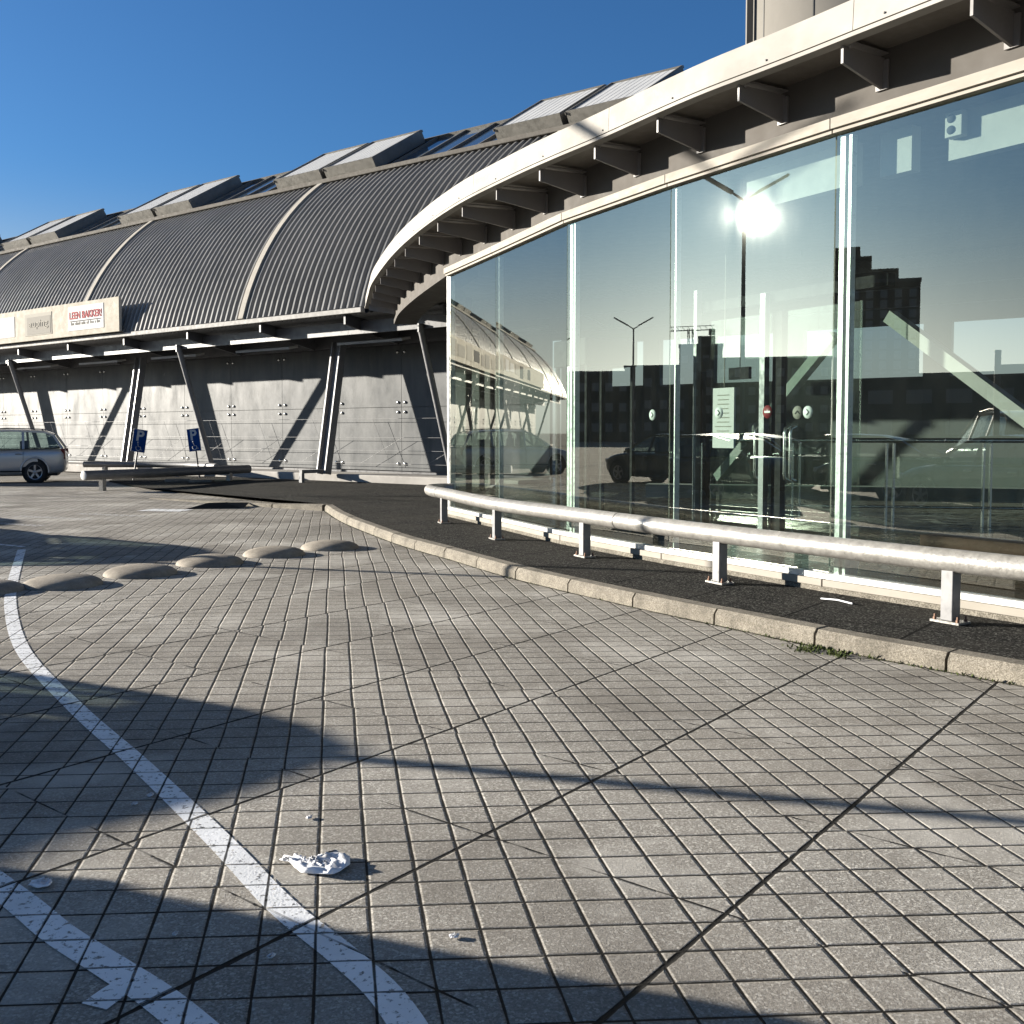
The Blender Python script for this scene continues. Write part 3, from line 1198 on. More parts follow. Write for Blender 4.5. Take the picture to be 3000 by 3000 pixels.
# ================================================================== pavilion
pav = empty("glass_pavilion", (2.0, 12.0, ZP), "curved glass entrance pavilion with a cream canopy edge carried on dark steel brackets", "building")


def sweep(name, line, offs, m, smooth=False, bevel=0):
    """closed section: list of (offset outwards, z) swept along the line"""
    q = MB()
    q.profile([zset(offset(line, d), z) for d, z in offs], smooth=smooth)
    return q.build(name, M[m], pav, bevel)


# canopy edge: fascia plates with joints, lower lip
segs = resample(FC, .05)
i = 0
plate = 64
while i < len(segs) - 2:
    e = min(i + plate, len(segs) - 1)
    line = [p for p, t_ in segs[i:e + 1:4]]
    if (line[-1] - segs[e][0]).length > 1e-4:
        line.append(segs[e][0])
    if len(line) < 2:
        break
    # tiny gap between plates
    line[0] = line[0].lerp(line[1], .03)
    q = MB()
    wav = [random.uniform(-.003, .003) for _ in line]
    out_ = offset(line, .0)
    outs = [p + (p2 - p).normalized() * 0 for p, p2 in zip(out_, out_)]
    q.profile([zset(offset(line, .012), zf(4.625)), [p + UP * zf(4.865) for p in offset(line, .0)], [p + UP * zf(4.875) for p in offset(line, -.05)], zset(offset(line, -.05), zf(4.63))])
    q.build("fascia_plate", M['cream'], pav)
    i = e
line = [p for p, t_ in segs[::4]]
sweep("fascia_lip", line, [(.03, zf(4.575)), (.03, zf(4.606)), (-.09, zf(4.606)), (-.09, zf(4.575))], 'cream')
q = MB()
for p, t_ in segs[6::24]:
    nn = Vector((t_.y, -t_.x, 0))
    q.lathe([(0, .006), (.008, .006), (.010, .0)], p + nn * .014 + UP * zf(4.66), 6, ax=(t_, UP, nn))
q.build("fascia_screws", M['dark_steel'], pav)

# canopy plate (roof) above: top and soffit
inner_edge = [F(-1.5, 2.6, 0), F(-6, 2.6, 0), F(-12, 2.6, 0), F(-18, 2.6, 0), Vector((13.5, 9.0, 0)), Vector((11.5, 2.5, 0))]
outer = [p.copy() for p, t_ in segs[::6]]
outer = offset(outer, -.055)
tip = F(.2, .25, 0)
polyv = [tip] + outer + inner_edge[::-1]
q = MB()
n_ = len(polyv)
for zz in (zf(4.64), zf(4.84)):
    q.add(zset(polyv, zz), [tuple(range(n_))])
q.add(zset(polyv, zf(4.64)) + zset(polyv, zf(4.84)), [(i_, (i_ + 1) % n_, n_ + (i_ + 1) % n_, n_ + i_) for i_ in range(n_)])
o = q.build("canopy_roof", M['soffit'], pav)
bm = bmesh.new()
bm.from_mesh(o.data)
bmesh.ops.triangulate(bm, faces=[f for f in bm.faces if len(f.verts) > 4], ngon_method='EAR_CLIP')
bm.to_mesh(o.data)
bm.free()
# soffit boards between brackets: one hangs loose
# ring beam and header
ringline = RC
q = MB()
q.profile([zset(offset(ringline, .0), 4.285), zset(offset(ringline, .0), zf(4.64)), zset(offset(ringline, -.12), zf(4.64)), zset(offset(ringline, -.12), 4.285)])
q.build("ring_beam", M['ring'], pav)
rc_far = bez(RINGP[:4], 8)
q = MB()
q.profile([zset(offset(rc_far, .045), 4.16), zset(offset(rc_far, .045), 4.274), zset(offset(rc_far, -.5), 4.274), zset(offset(rc_far, -.5), 4.16)])
q.build("arch_lining", M['ring'], pav)
for a_, b_ in zip(G, G[1:]):
    d = (b_ - a_).normalized()
    nn = Vector((d.y, -d.x, 0))
    q = MB()
    Ln = (b_ - a_).length
    c_ = (a_ + b_) / 2
    q.box(c_ + nn * .03 + UP * 4.228, (Ln - .008, .13, .09), (d, nn, UP))
    q.box(c_ + nn * .02 + UP * 4.166, (Ln - .012, .09, .034), (d, nn, UP))
    q.build("header", M['header'], pav)
    q = MB()
    q.box(c_ + nn * .012 + UP * 4.279, (Ln - .01, .03, .010), (d, nn, UP))
    q.build("seal", M['black'], pav)

# brackets
br = resample(list(reversed(FC)), 1.135)
q0 = None
for k, (p, t_) in enumerate(br):
    # inner foot on the ring beam: nearest point
    best, bd, bt = None, 1e9, None
    for a_, b_ in zip(ringline, ringline[1:]):
        ab_ = b_ - a_
        u_ = max(0, min(1, (p - a_).dot(ab_) / ab_.length_squared))
        c_ = a_ + ab_ * u_
        if (p - c_).length < bd:
            best, bd = c_, (p - c_).length
    d = (p - best).normalized()
    tan = Vector((-d.y, d.x, 0))
    a_ = best + d * .003
    b_ = p - d * .06
    w = .012
    q = MB()
    # web: deep at the ring beam, shallow at the tip
    z_t = zf(4.572)
    vs = []
    for e in (-1, 1):
        vs += [a_ + tan * (e * w) + UP * 4.40, b_ + tan * (e * w) + UP * zf(4.435), b_ + tan * (e * w) + UP * z_t, a_ + tan * (e * w) + UP * z_t]
    q.add(vs, [(0, 1, 2, 3), (7, 6, 5, 4), (0, 4, 5, 1), (1, 5, 6, 2), (2, 6, 7, 3), (3, 7, 4, 0)])
    q.beam(a_ + UP * zf(4.60), b_ + UP * zf(4.60), .10, .012)
    # foot plate on the ring beam
    q.box(a_ + d * .012 + UP * 4.52, (.02, .12, .24), (d, tan, UP))
    for e in (-1, 1):
        q.lathe([(0, .02), (.012, .02), (.014, 0)], b_ - d * .05 + tan * (e * .035) + UP * zf(4.572), 6, ax=(d, tan, -UP))
    q.build("canopy_bracket", M['fin'], pav)
# loose soffit panel hanging between two brackets
pa, ta = br[8]
q = MB()
# glass panes, sills, plinth, mullions
for k, (a_, b_) in enumerate(zip(G, G[1:])):
    d = (b_ - a_).normalized()
    nn = Vector((d.y, -d.x, 0))
    Ln = (b_ - a_).length
    c_ = (a_ + b_) / 2
    q = MB()
    q.box(c_ + UP * ((ZG + .29) / 2), (Ln - .014, .016, ZG - .29), (d, nn, UP))
    q.build("window_pane", M['glass'], pav)
    q = MB()
    q.box(c_ + nn * .02 + UP * .262, (Ln - .006, .09, .05), (d, nn, UP))
    q.build("sill_channel", M['alu'], pav)
    q = MB()
    q.box(c_ + nn * .035 + UP * .205, (Ln - .01, .14, .062), (d, nn, UP))
    q.build("sill", M['header'], pav, .004)
    # flat glass fin behind each joint
    if k > 0:
        wide = k in (2, 4, 6)
        q = MB()
        q.box(a_ - nn * .055 + d * .05 + UP * 2.2, (.05 if wide else .012, .07, 3.85), (d, nn, UP))
        if wide:
            q.box(a_ - nn * .055 + d * .13 + UP * 2.2, (.03, .07, 3.85), (d, nn, UP))
        q.build("mullion", M['alu'], pav)
q = MB()
q.profile([zset(offset(G, .085), .0), zset(offset(G, .085), .172), zset(offset(G, -.3), .172), zset(offset(G, -.3), .0)])
q.build("plinth", M['plinth'], pav)
# far end: frame and glass return to the hall
q = MB()
q.box(G[0] + UP * 2.2, (.05, .06, 3.9), (HT, HN, UP))
q.build("end_post", M['alu'], pav)
ra, rb_ = G[0] + (F(-2.6, 2.3, 0) - G[0]).normalized() * .06, F(-2.6, 2.3, 0)
d = (rb_ - ra).normalized()
nn = Vector((d.y, -d.x, 0))
Ln = (rb_ - ra).length
for k in range(4):
    q = MB()
    q.box(ra + d * (Ln * (k + .5) / 4) + UP * 2.2, (Ln / 4 - .05, .016, 3.9), (d, nn, UP))
    q.build("return_pane", M['inner_glass'], pav)
    q = MB()
    q.box(ra + d * (Ln * (k + .0) / 4 + .25) + UP * 2.2, (.06, .12, 3.9), (d, nn, UP))
    q.build("return_post", M['alu' if k == 0 else 'black'], pav)

# interior -------------------------------------------------------------
gin = offset(G, -.3)
fl = MB()
flpoly = gin + [Vector((11.5, 2.5, 0)), Vector((13.5, 9.0, 0)), F(-18, 9.0, 0), F(-2.6, 9, 0), F(-2.6, 2.3, 0)]
fl.add(zset(flpoly, .245), [tuple(range(len(flpoly)))])
o = fl.build("pavilion_floor", M['int_floor'])
bm = bmesh.new()
bm.from_mesh(o.data)
bmesh.ops.triangulate(bm, faces=bm.faces, ngon_method='EAR_CLIP')
for f in bm.faces:
    if f.normal.z < 0:
        f.normal_flip()
bm.to_mesh(o.data)
bm.free()
tag(o, kind="structure")
# low timber step inside the near panes
l13 = offset(G[3:], -.55)
q = MB()
q.profile([zset(offset(G[4:], -1.3), .25), zset(offset(G[4:], -1.3), .56), zset(offset(G[4:], -1.55), .56), zset(offset(G[4:], -1.55), .25)])
q.build("timber_plinth", M['timber'], pav)
# pale beam inside, parallel to the glass
bl = offset(G[2:], -.32)


def beam_piece(k, u0, u1):
    a_, b_ = bl[k].lerp(bl[k + 1], u0), bl[k].lerp(bl[k + 1], u1)
    d_ = (b_ - a_).normalized()
    n2 = Vector((d_.y, -d_.x, 0))
    qq = MB()
    qq.box((a_ + b_) / 2 + UP * 3.95, ((b_ - a_).length, .12, .38), (d_, n2, UP))
    qq.build("lobby_beam", M['white'], pav)


beam_piece(1, .38, .985)
beam_piece(2, .11, .25)
beam_piece(2, .405, 1.0)
for k in range(3, len(bl) - 1):
    beam_piece(k, .005, 1.0)
# back partition between pavilion and hall, with openings
t_ops = [(-4.2, -5.3), (-5.8, -6.9), (-7.4, -9.2), (-9.8, -12.6), (-13.2, -15.4)]
q = MB()
prev = -2.6
PS = 5.2
for (a_, b_) in t_ops + [(-17.9, -18)]:
    q.box((F(prev, PS, 2.4) + F(a_, PS, 2.4)) / 2, (abs(prev - a_), .2, 4.4), (HT, HN, UP))
    prev = b_
for (a_, b_) in t_ops:
    q.box((F(b_, PS, 4.3) + F(a_, PS, 4.3)) / 2, (abs(b_ - a_) - .004, .2, .6), (HT, HN, UP))
    q.box((F(b_, PS, 1.52) + F(a_, PS, 1.52)) / 2, (abs(b_ - a_) - .004, .2, 2.56), (HT, HN, UP))
q.build("partition", M['interior_wall'], pav)

def behind(px, py, k, back):
    """point on the line of sight's crossing with bay k moved inwards by back"""
    a_, b_ = offset(G, -back)[k], offset(G, -back)[k + 1]
    u_ = (px - 1500) / 3000.0
    e = b_ - a_
    s_ = (u_ * a_.y - a_.x) / (e.x - u_ * e.y)
    p_ = a_ + e * s_
    z_ = 1.55 + (1265 - py) / 3000.0 * p_.y
    d_ = e.normalized()
    return Vector((p_.x, p_.y, z_)), Vector((d_.y, -d_.x, 0)), d_


# lobby doors: a line 2.7 m inside the glass
def post_at(px, k, back, w, h, m, name, par=None, z0=.25, dep=.09):
    p_, n2, d_ = behind(px, 1265, k, back)
    qq = MB()
    qq.box(Vector((p_.x, p_.y, z0 + h / 2)), (w, dep, h), (d_, n2, UP))
    return qq.build(name, M[m], par or pav), Vector((p_.x, p_.y, 0)), n2, d_


_, pA, nA_, dA_ = post_at(2062, 3, 2.7, .17, 2.15, 'black', "door_post")
_, pB, nB_, dB_ = post_at(2280, 3, 2.7, .16, 2.85, 'black', "door_post")
_, pC, _, _ = post_at(2236, 3, 2.6, .09, 3.1, 'post_steel', "door_stile")
_, pD, _, _ = post_at(2040, 3, 2.6, .06, 3.3, 'post_steel', "door_stile")
q = MB()
q.beam(pA + UP * 3.3, pB + (pB - pA) * 1.2 + UP * 3.3, .12, .14)
q.build("door_head", M['black'], pav)
for a_, b_, hs in ((pA + (pB - pA) * .08, pA + (pB - pA) * .90, 1), (pB + (pB - pA) * .10, pB + (pB - pA) * .92, -1)):
    d = (b_ - a_).normalized()
    nn_ = Vector((d.y, -d.x, 0))
    q = MB()
    q.box((a_ + b_) / 2 + UP * 1.7, ((b_ - a_).length, .012, 2.8), (d, nn_, UP))
    dl = q.build("door_leaf", M['inner_glass'], pav)
    hp = (b_ if hs > 0 else a_) + d * (-.16 if hs > 0 else .18) + nn_ * .02
    q = MB()
    for e in (0, .1):
        o2 = hp + d * e * hs
        q.tube([o2 + UP * .92, o2 + nn_ * .09 + UP * .95, o2 + nn_ * .10 + UP * 1.02, o2 + nn_ * .10 + UP * 1.52, o2 + nn_ * .09 + UP * 1.59, o2 + UP * 1.62], .019, 8)
    q.build("door_handle", M['steel'], dl)
# portal inside the third pane: canopy box with posts
pc, nn, d = behind(1742, 1265, 2, 1.7)
pc = Vector((pc.x, pc.y, 0))
ptl = empty("revolving_door", (pc.x, pc.y, .25), "black topped door portal with pale posts behind the curved glass", "door")
q = MB()
q.box(pc + UP * 2.72, (.95, .9, .40), (d, nn, UP))
q.build("portal_head", M['black'], ptl, .02)
for e, e2, mm in ((-.42, .4, 'black'), (-.04, .42, 'alu'), (.07, .42, 'alu'), (.42, .4, 'black'), (-.42, -.4, 'black'), (.42, -.4, 'black')):
    q = MB()
    q.box(pc + d * e + nn * e2 + UP * 1.385, (.055, .055, 2.27), (d, nn, UP))
    q.build("portal_post", M[mm], ptl)
# diagonal braces
q = MB()
a_, _, _ = behind(2105, 1400, 3, 3.3)
b_, _, _ = behind(2440, 985, 3, 3.3)
q.beam(a_, b_, .13, .13)
q.build("roof_brace", M['white'], pav)
q = MB()
a_, _, _ = behind(2600, 930, 4, 3.2)
b_, _, _ = behind(3120, 1310, 4, 3.2)
q.beam(a_, b_, .15, .15)
q.build("roof_brace", M['white'], pav)
# balustrade
bal = empty("balustrade", (4.6, 14.0, .25), "stainless balustrade with a pale handrail behind the large pane", "railing")
q = MB()
ra_, rb2 = Vector((2.75, 14.6, 1.43)), Vector((10.2, 13.3, 1.43))
q.tube([ra_, rb2], .034, 12)
q.build("handrail", M['steel'], bal)
q = MB()
q.tube([ra_ - UP * .92, rb2 - UP * .92], .02, 8)
q.build("lower_rail", M['steel'], bal)
nb = 6
for k in range(nb + 1):
    p = ra_.lerp(rb2, k / nb)
    for e in (-.05, .05):
        q = MB()
        q.box(Vector((p.x + e, p.y, .25 + .57)), (.022, .05, 1.14))
        q.build("baluster", M['steel'], bal)
q = MB()
q.box(Vector(((ra_.x + rb2.x) / 2, (ra_.y + rb2.y) / 2, .9)), ((rb2 - ra_).length, .012, .6), ((rb2 - ra_).normalized(), Vector((0, 1, 0)), UP))
q.build("infill_pane", M['inner_glass'], bal)
# bench / low white wall behind
q = MB()
q.box(Vector((6.9, 16.2, .56)), (9.5, .4, .22), (Vector((.97, -.24, 0)).normalized(), Vector((.24, .97, 0)).normalized(), UP))
o = q.build("low_wall", M['white'])
tag(o, "long low white wall behind the balustrade", "wall")
# emergency lamp on the beam
p = bl[2].lerp(bl[3], .45) + UP * 4.02
d = (bl[3] - bl[2]).normalized()
nn = Vector((d.y, -d.x, 0))
p = p + nn * .062
em = empty("emergency_lamp", p + nn * .002, "small white twin spot emergency lamp on the pale beam inside the glass", "lamp")
q = MB()
q.box(p + nn * .05, (.15, .09, .20), (d, nn, UP))
q.build("housing", M['white'], em, .006)
for e in (-.045, .045):
    q = MB()
    q.lathe([(0, .012), (.03, .012), (.036, 0)], p + nn * .096 + UP * e - d * .02, 14, ax=(d, UP, nn))
    q.build("spot", M['greyink'], em)
# round downlight
q = MB()
q.lathe([(.07, 0), (.11, 0), (.115, .02), (.07, .03), (.07, 0)], (4.55, 8.95, 3.86), 20)
q.tube([(4.55, 8.95, 3.88), (4.55, 8.95, 4.64)], .008, 6)
o = q.build("ceiling_lamp", M['white'])
tag(o, "round white ring lamp hanging below the dark pavilion ceiling", "lamp")


def sticker(p, n, rad, m, label, sym, name="door_sticker"):
    X = Vector((0, 0, 1)).cross(n).normalized()
    q = MB()
    q.lathe([(0, .004), (rad, .004), (rad, 0)], p, 24, ax=(X, UP, n))
    o = q.build(name, M[m])
    q = MB()
    if sym == 'chev' or sym == 'up':
        a1 = [(-.2, .45), (.25, 0), (-.2, -.45)] if sym == 'chev' else [(-.45, -.2), (0, .25), (.45, -.2)]
        P_ = [p + n * .007 + X * (a * rad) + UP * (b * rad) for a, b in a1]
        q.beam(P_[0], P_[1], rad * .14, .004, n)
        q.beam(P_[1], P_[2], rad * .14, .004, n)
        sm_ = 'black'
    else:
        q.box(p + n * .007, (rad * 1.2, rad * .3, .004), (X, UP, n))
        sm_ = 'sticker'
    s_ = q.build("symbol", M[sm_], o)
    o["label"] = label
    o["category"] = "sticker"
    return o


p, n_, _ = behind(2365, 1208, 3, .02)
sticker(p, n_, .058, 'sticker', "round white sticker with a black chevron pointing right beside the wide mullion", 'chev')
p, n_, _ = behind(2335, 1209, 3, 2.68)
sticker(p, n_, .085, 'sign_grey', "faded grey round sticker with an upward chevron on the inner door", 'up')
p, n_, _ = behind(2247, 1207, 3, 2.5)
sticker(p, n_, .085, 'no_entry', "round red no entry sticker on the inner door leaf", 'bar')
p, n_, _ = behind(2105, 1210, 3, .02)
sticker(p, n_, .06, 'sticker', "white chevron sticker beside the pale notice board", 'chev')
p, n_, _ = behind(1911, 1216, 2, .02)
sticker(p, n_, .06, 'sticker', "small white chevron sticker on the pane with the door portal", 'chev')
# notice board
p, n_, d_ = behind(2120, 1225, 3, 1.6)
q = MB()
q.box(p, (.38, .03, .74), (d_, n_, UP))
nbd = q.build("notice_board", M['sign_white'])
tag(nbd, "tall pale notice board hanging behind the glass beside a black post", "notice board")
q = MB()
for k in range(10):
    q.box(p + n_ * .017 + UP * (.28 - .055 * k), (random.uniform(.18, .32), .002, .012), (d_, n_, UP))
q.tube([p + UP * .37, Vector((p.x, p.y, 4.71))], .006, 6)
q.build("print_lines", M['sign_grey'], nbd)
# white leaflet holder low in the pane
p, n_, d_ = behind(2500, 1672, 4, .14)
q = MB()
q.box(p + UP * .02, (.13, .012, .15), (d_, n_, (UP * .95 + d_ * .2).normalized()))
o = q.build("paper_card", M['paper'])
tag(o, "white card leaning inside at the foot of the large pane", "card")
# exit sign hanging
p, n_, d_ = behind(2165, 1095, 3, 2.0)
q = MB()
q.box(p, (.36, .05, .15), (d_, n_, UP))
q.tube([p + UP * .07, Vector((p.x, p.y, 4.71))], .006, 6)
o = q.build("exit_sign", M['black'])
tag(o, "black hanging box sign inside the pavilion above the doors", "sign")

# ================================================================== stair tower behind
tw = empty("stair_tower", (5.45, 16.6, 0), "round grey panelled tower rising behind the canopy at top right", "tower")
q = MB()
n_ = 56
for zz0, zz1 in ((4.6, 9.2),):
    q.lathe([(1.66, zz0), (1.66, zz1), (0, zz1)], (5.45, 16.6, 0), n_)
q.build("drum", M['stair'], tw)
for k in range(9):
    th = R(-90 - 72 + k * 33)
    q = MB()
    dx, dy = math.cos(th), math.sin(th)
    q.box(Vector((5.45 + dx * 1.661, 16.6 + dy * 1.661, 6.9)), (.012, .014, 4.5), (Vector((dx, dy, 0)), Vector((-dy, dx, 0)), UP))
    q.build("panel_joint", M['stair_joint'], tw)
q = MB()
q.box(Vector((3.72, 16.4, 6.9)), (.10, .08, 4.6))
q.build("corner_flange", M['stair'], tw)

# ================================================================== pipe barrier
pb = empty("pipe_barrier", (1.95, 9.6, ZP), "thick galvanised pipe rail on square posts curving along the glass pavilion", "barrier")
POSTS = [Vector((x, y, 0)) for x, y in ((-1.06, 15.9), (-.2, 13.5), (.828, 11.6), (1.953, 9.57), (3.27, 7.58), (4.68, 5.72), (6.2, 3.95))]
path = [Vector((-.98, 17.25, 0)), Vector((-1.20, 17.22, 0)), Vector((-1.36, 16.95, 0)), Vector((-1.27, 16.45, 0))] + POSTS
PC = zset(bez(path, 10), .592)
# short pipe lengths with a joint ring between
q = MB()
q.tube(PC, .088, 24)
q.build("pipe", M['galv'], pb)
q = MB()
for idx in (3 * 10 + 8, 3 * 10 + 33, 3 * 10 + 54):
    if idx < len(PC) - 1:
        d = (PC[idx + 1] - PC[idx]).normalized()
        q.tube([PC[idx] - d * .006, PC[idx] + d * .006], .0895, 24)
q.build("joint_ring", M['black'], pb)
for k, p in enumerate(POSTS):
    d = (POSTS[min(k + 1, len(POSTS) - 1)] - POSTS[max(k - 1, 0)]).normalized()
    nn = Vector((d.y, -d.x, 0))
    rt = Matrix.Rotation(R(-3), 3, 'Z')
    d, nn = rt @ d, rt @ nn
    q = MB()
    q.box(p + UP * ((ZP + .016 + .53) / 2), (.10, .10, .53 - ZP - .016), (d, nn, UP))
    po = q.build("post", M['galv_dark'], pb, .006)
    q = MB()
    q.box(p + UP * (ZP + .008), (.24, .15, .016), (d, nn, UP))
    q.build("base_plate", M['galv'], po)
    q = MB()
    for e in (-.095, .095):
        for f_ in (-.05, .05):
            q.lathe([(.014, 0), (.014, .018), (.008, .02), (.008, .04), (0, .042)], p + d * e + nn * f_ + UP * (ZP + .016), 6, smooth=False)
    q.build("bolts", M['bolt'], po)

# ================================================================== parking barriers at the far left
def barrier(name, pts, posts, z, r, label, gnd=.0):
    e_ = empty(name, (pts[0][0], pts[0][1], 0), label, "barrier", "pipe barriers round the parking bay")
    q = MB()
    q.tube([Vector((x, y, z)) for x, y in pts], r, 16)
    q.build("pipe", M['galv_dark'], e_)
    for (x, y) in posts:
        q = MB()
        q.box(Vector((x, y, z / 2 - .04)), (.13, .13, z - .02), (az(20), az(110), UP))
        q.build("post", M['galv'], e_)
    return e_


pbf = barrier("parking_barrier", [(-11.05, 26.4), (-9.9, 28.2), (-8.6, 30.1), (-8.0, 31.1)], [(-10.75, 26.85), (-8.4, 30.4)], .42, .125, "grey pipe barrier with its sunlit round end coloured white, standing in front of the parking signs")
barrier("parking_barrier", [(-14.3, 34.2), (-12.5, 34.2), (-10.7, 33.6), (-9.6, 32.6), (-9.2, 31.9)], [(-13.6, 34.2), (-11.0, 33.75)], .46, .10, "grey pipe barrier running behind the parking signs along the ledge")
dcap = Vector((-1.15, -1.8, 0)).normalized()
q = MB()
q.lathe([(.123, 0), (.123, .008), (.11, .016), (0, .018)], Vector((-11.05, 26.4, .42)) + dcap * .002, 24, ax=(dcap.cross(UP), UP, dcap))
q.build("lit_end_cap", M['sign_white'], pbf)  # sunlight on the pipe end put in as white colour

# ---- disabled parking signs
def p_sign(x, y, lean, yaw, label, zc, lean2=0.0):
    e_ = empty("parking_sign", (x, y, 0), label, "sign", "blue disabled parking signs")
    top = zc + .36
    Xv = Vector((math.cos(yaw), math.sin(yaw), 0))
    U_ = (UP * math.cos(lean) + Xv * math.sin(lean)).normalized()
    Xs = (Xv * math.cos(lean) - UP * math.sin(lean)).normalized()
    Nv = Xs.cross(U_).normalized()          # faces the camera side
    base = Vector((x, y, 0))
    q = MB()
    q.tube([base, base + U_ * top], .028, 10)
    q.build("post", M['dark_steel'], e_)
    c = base + U_ * zc + Nv * .04
    q = MB()
    q.box(c, (.42, .72, .018), (Xs, U_, Nv))
    q.build("plate", M['sign_white'], e_)
    q = MB()
    q.box(c + Nv * .011, (.395, .695, .006), (Xs, U_, Nv))
    q.build("blue_field", M['blue'], e_)
    text_mesh("P", .46, 'sign_white', "letter", e_, c + Nv * .016 + U_ * .14, Xs, U_, None, .002, .012)
    q = MB()
    w0 = c + Nv * .017 - U_ * .19
    ring = [w0 + Xs * (.075 * math.cos(a)) + U_ * (-.045 + .075 * math.sin(a)) for a in [R(150 + 24 * k) for k in range(11)]]
    q.tube(ring, .012, 6)
    q.tube([w0 + Xs * -.03 + U_ * .10, w0 + Xs * -.01 + U_ * 0.0, w0 + Xs * .06, w0 + Xs * .09 - U_ * .1, w0 + Xs * .13 - U_ * .09], .012, 6)
    q.lathe([(0, .006), (.024, .006), (.024, 0)], w0 + Xs * -.035 + U_ * .135, 12, ax=(Xs, U_, Nv))
    q.build("wheelchair_symbol", M['sign_white'], e_)
    return e_


p_sign(-12.0, 32.4, R(9), R(28), "leaning blue disabled parking sign, shaded and tilted to the right", 1.28)
p_sign(-9.98, 32.7, R(-7), R(-12), "upright sunlit blue disabled parking sign beside the slanted post", 1.30)

# ---- concrete wheel stops
def wheel_stop(x, y, rz, label):
    q = MB()
    pr = [(-.13, 0), (-.13, .08), (-.07, .14), (.07, .14), (.13, .08), (.13, 0)]
    vs = [(-.36, a, b) for a, b in pr] + [(.36, a, b) for a, b in pr]
    n = len(pr)
    q.add(vs, [tuple(range(n))[::-1], tuple(range(n, 2 * n))] + [(i, (i + 1) % n, n + (i + 1) % n, n + i) for i in range(n)])
    o = q.build("wheel_stop", M['kerb'], None, .02)
    o.location = (x, y, 0)
    o.rotation_euler = (0, 0, rz)
    return tag(o, label, "wheel stop", "concrete wheel stops in the parking bay")


wheel_stop(-10.0, 30.6, R(12), "shaded concrete wheel stop left of the other, under the pipe barrier")
wheel_stop(-9.1, 30.0, R(-8), "sunlit concrete wheel stop right of the other, under the pipe barrier")

# ---- black wedge in place of a shaded dip at the dropped kerb
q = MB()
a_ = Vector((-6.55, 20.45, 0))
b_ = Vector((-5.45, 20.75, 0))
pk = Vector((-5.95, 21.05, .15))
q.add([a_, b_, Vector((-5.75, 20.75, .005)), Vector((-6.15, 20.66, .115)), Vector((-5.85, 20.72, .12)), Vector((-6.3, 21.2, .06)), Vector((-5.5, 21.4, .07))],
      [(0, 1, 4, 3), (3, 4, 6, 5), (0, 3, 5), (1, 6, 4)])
o = q.build("shade_wedge", M['rubber'])
tag(o, "black wedge standing in for a shaded kerb dip beside the worn white marking", "shade stand-in")

# ================================================================== concrete domes
dome_pts = [(-5.16, 9.9), (-4.55, 10.3), (-4.05, 11.1), (-3.56, 12.0), (-3.0, 12.85), (-2.43, 13.6)]
dlab = ["concrete dome cut off at the left edge, beside the white line end", "concrete dome nearest the white line, second from the left edge",
        "concrete dome third from the left edge, standing just below the dark shadow tip", "middle concrete dome, paler on its left side, fourth from the left edge",
        "concrete dome fifth from the left, next to the one by the kerb", "concrete dome standing closest to the kerb"]
dome0 = None
for k, (x, y) in enumerate(dome_pts):
    if dome0 is None:
        q = MB()
        pr = [(.385, -.01), (.383, .008)]
        for j in range(1, 11):
            a_ = R(90 * j / 10)
            pr.append((.38 * math.cos(a_) if j < 10 else 0.0, .008 + .098 * math.sin(a_) ** .95))
        q.lathe(pr, (0, 0, 0), 48)
        dome0 = q.build("concrete_dome", M['dome'])
        o = dome0
    else:
        o = dome0.copy()
        col.objects.link(o)
    o.location = (x, y, 0)
    o.rotation_euler = (0, 0, k * 1.3)
    tag(o, dlab[k], "bollard dome", "row of low concrete domes")

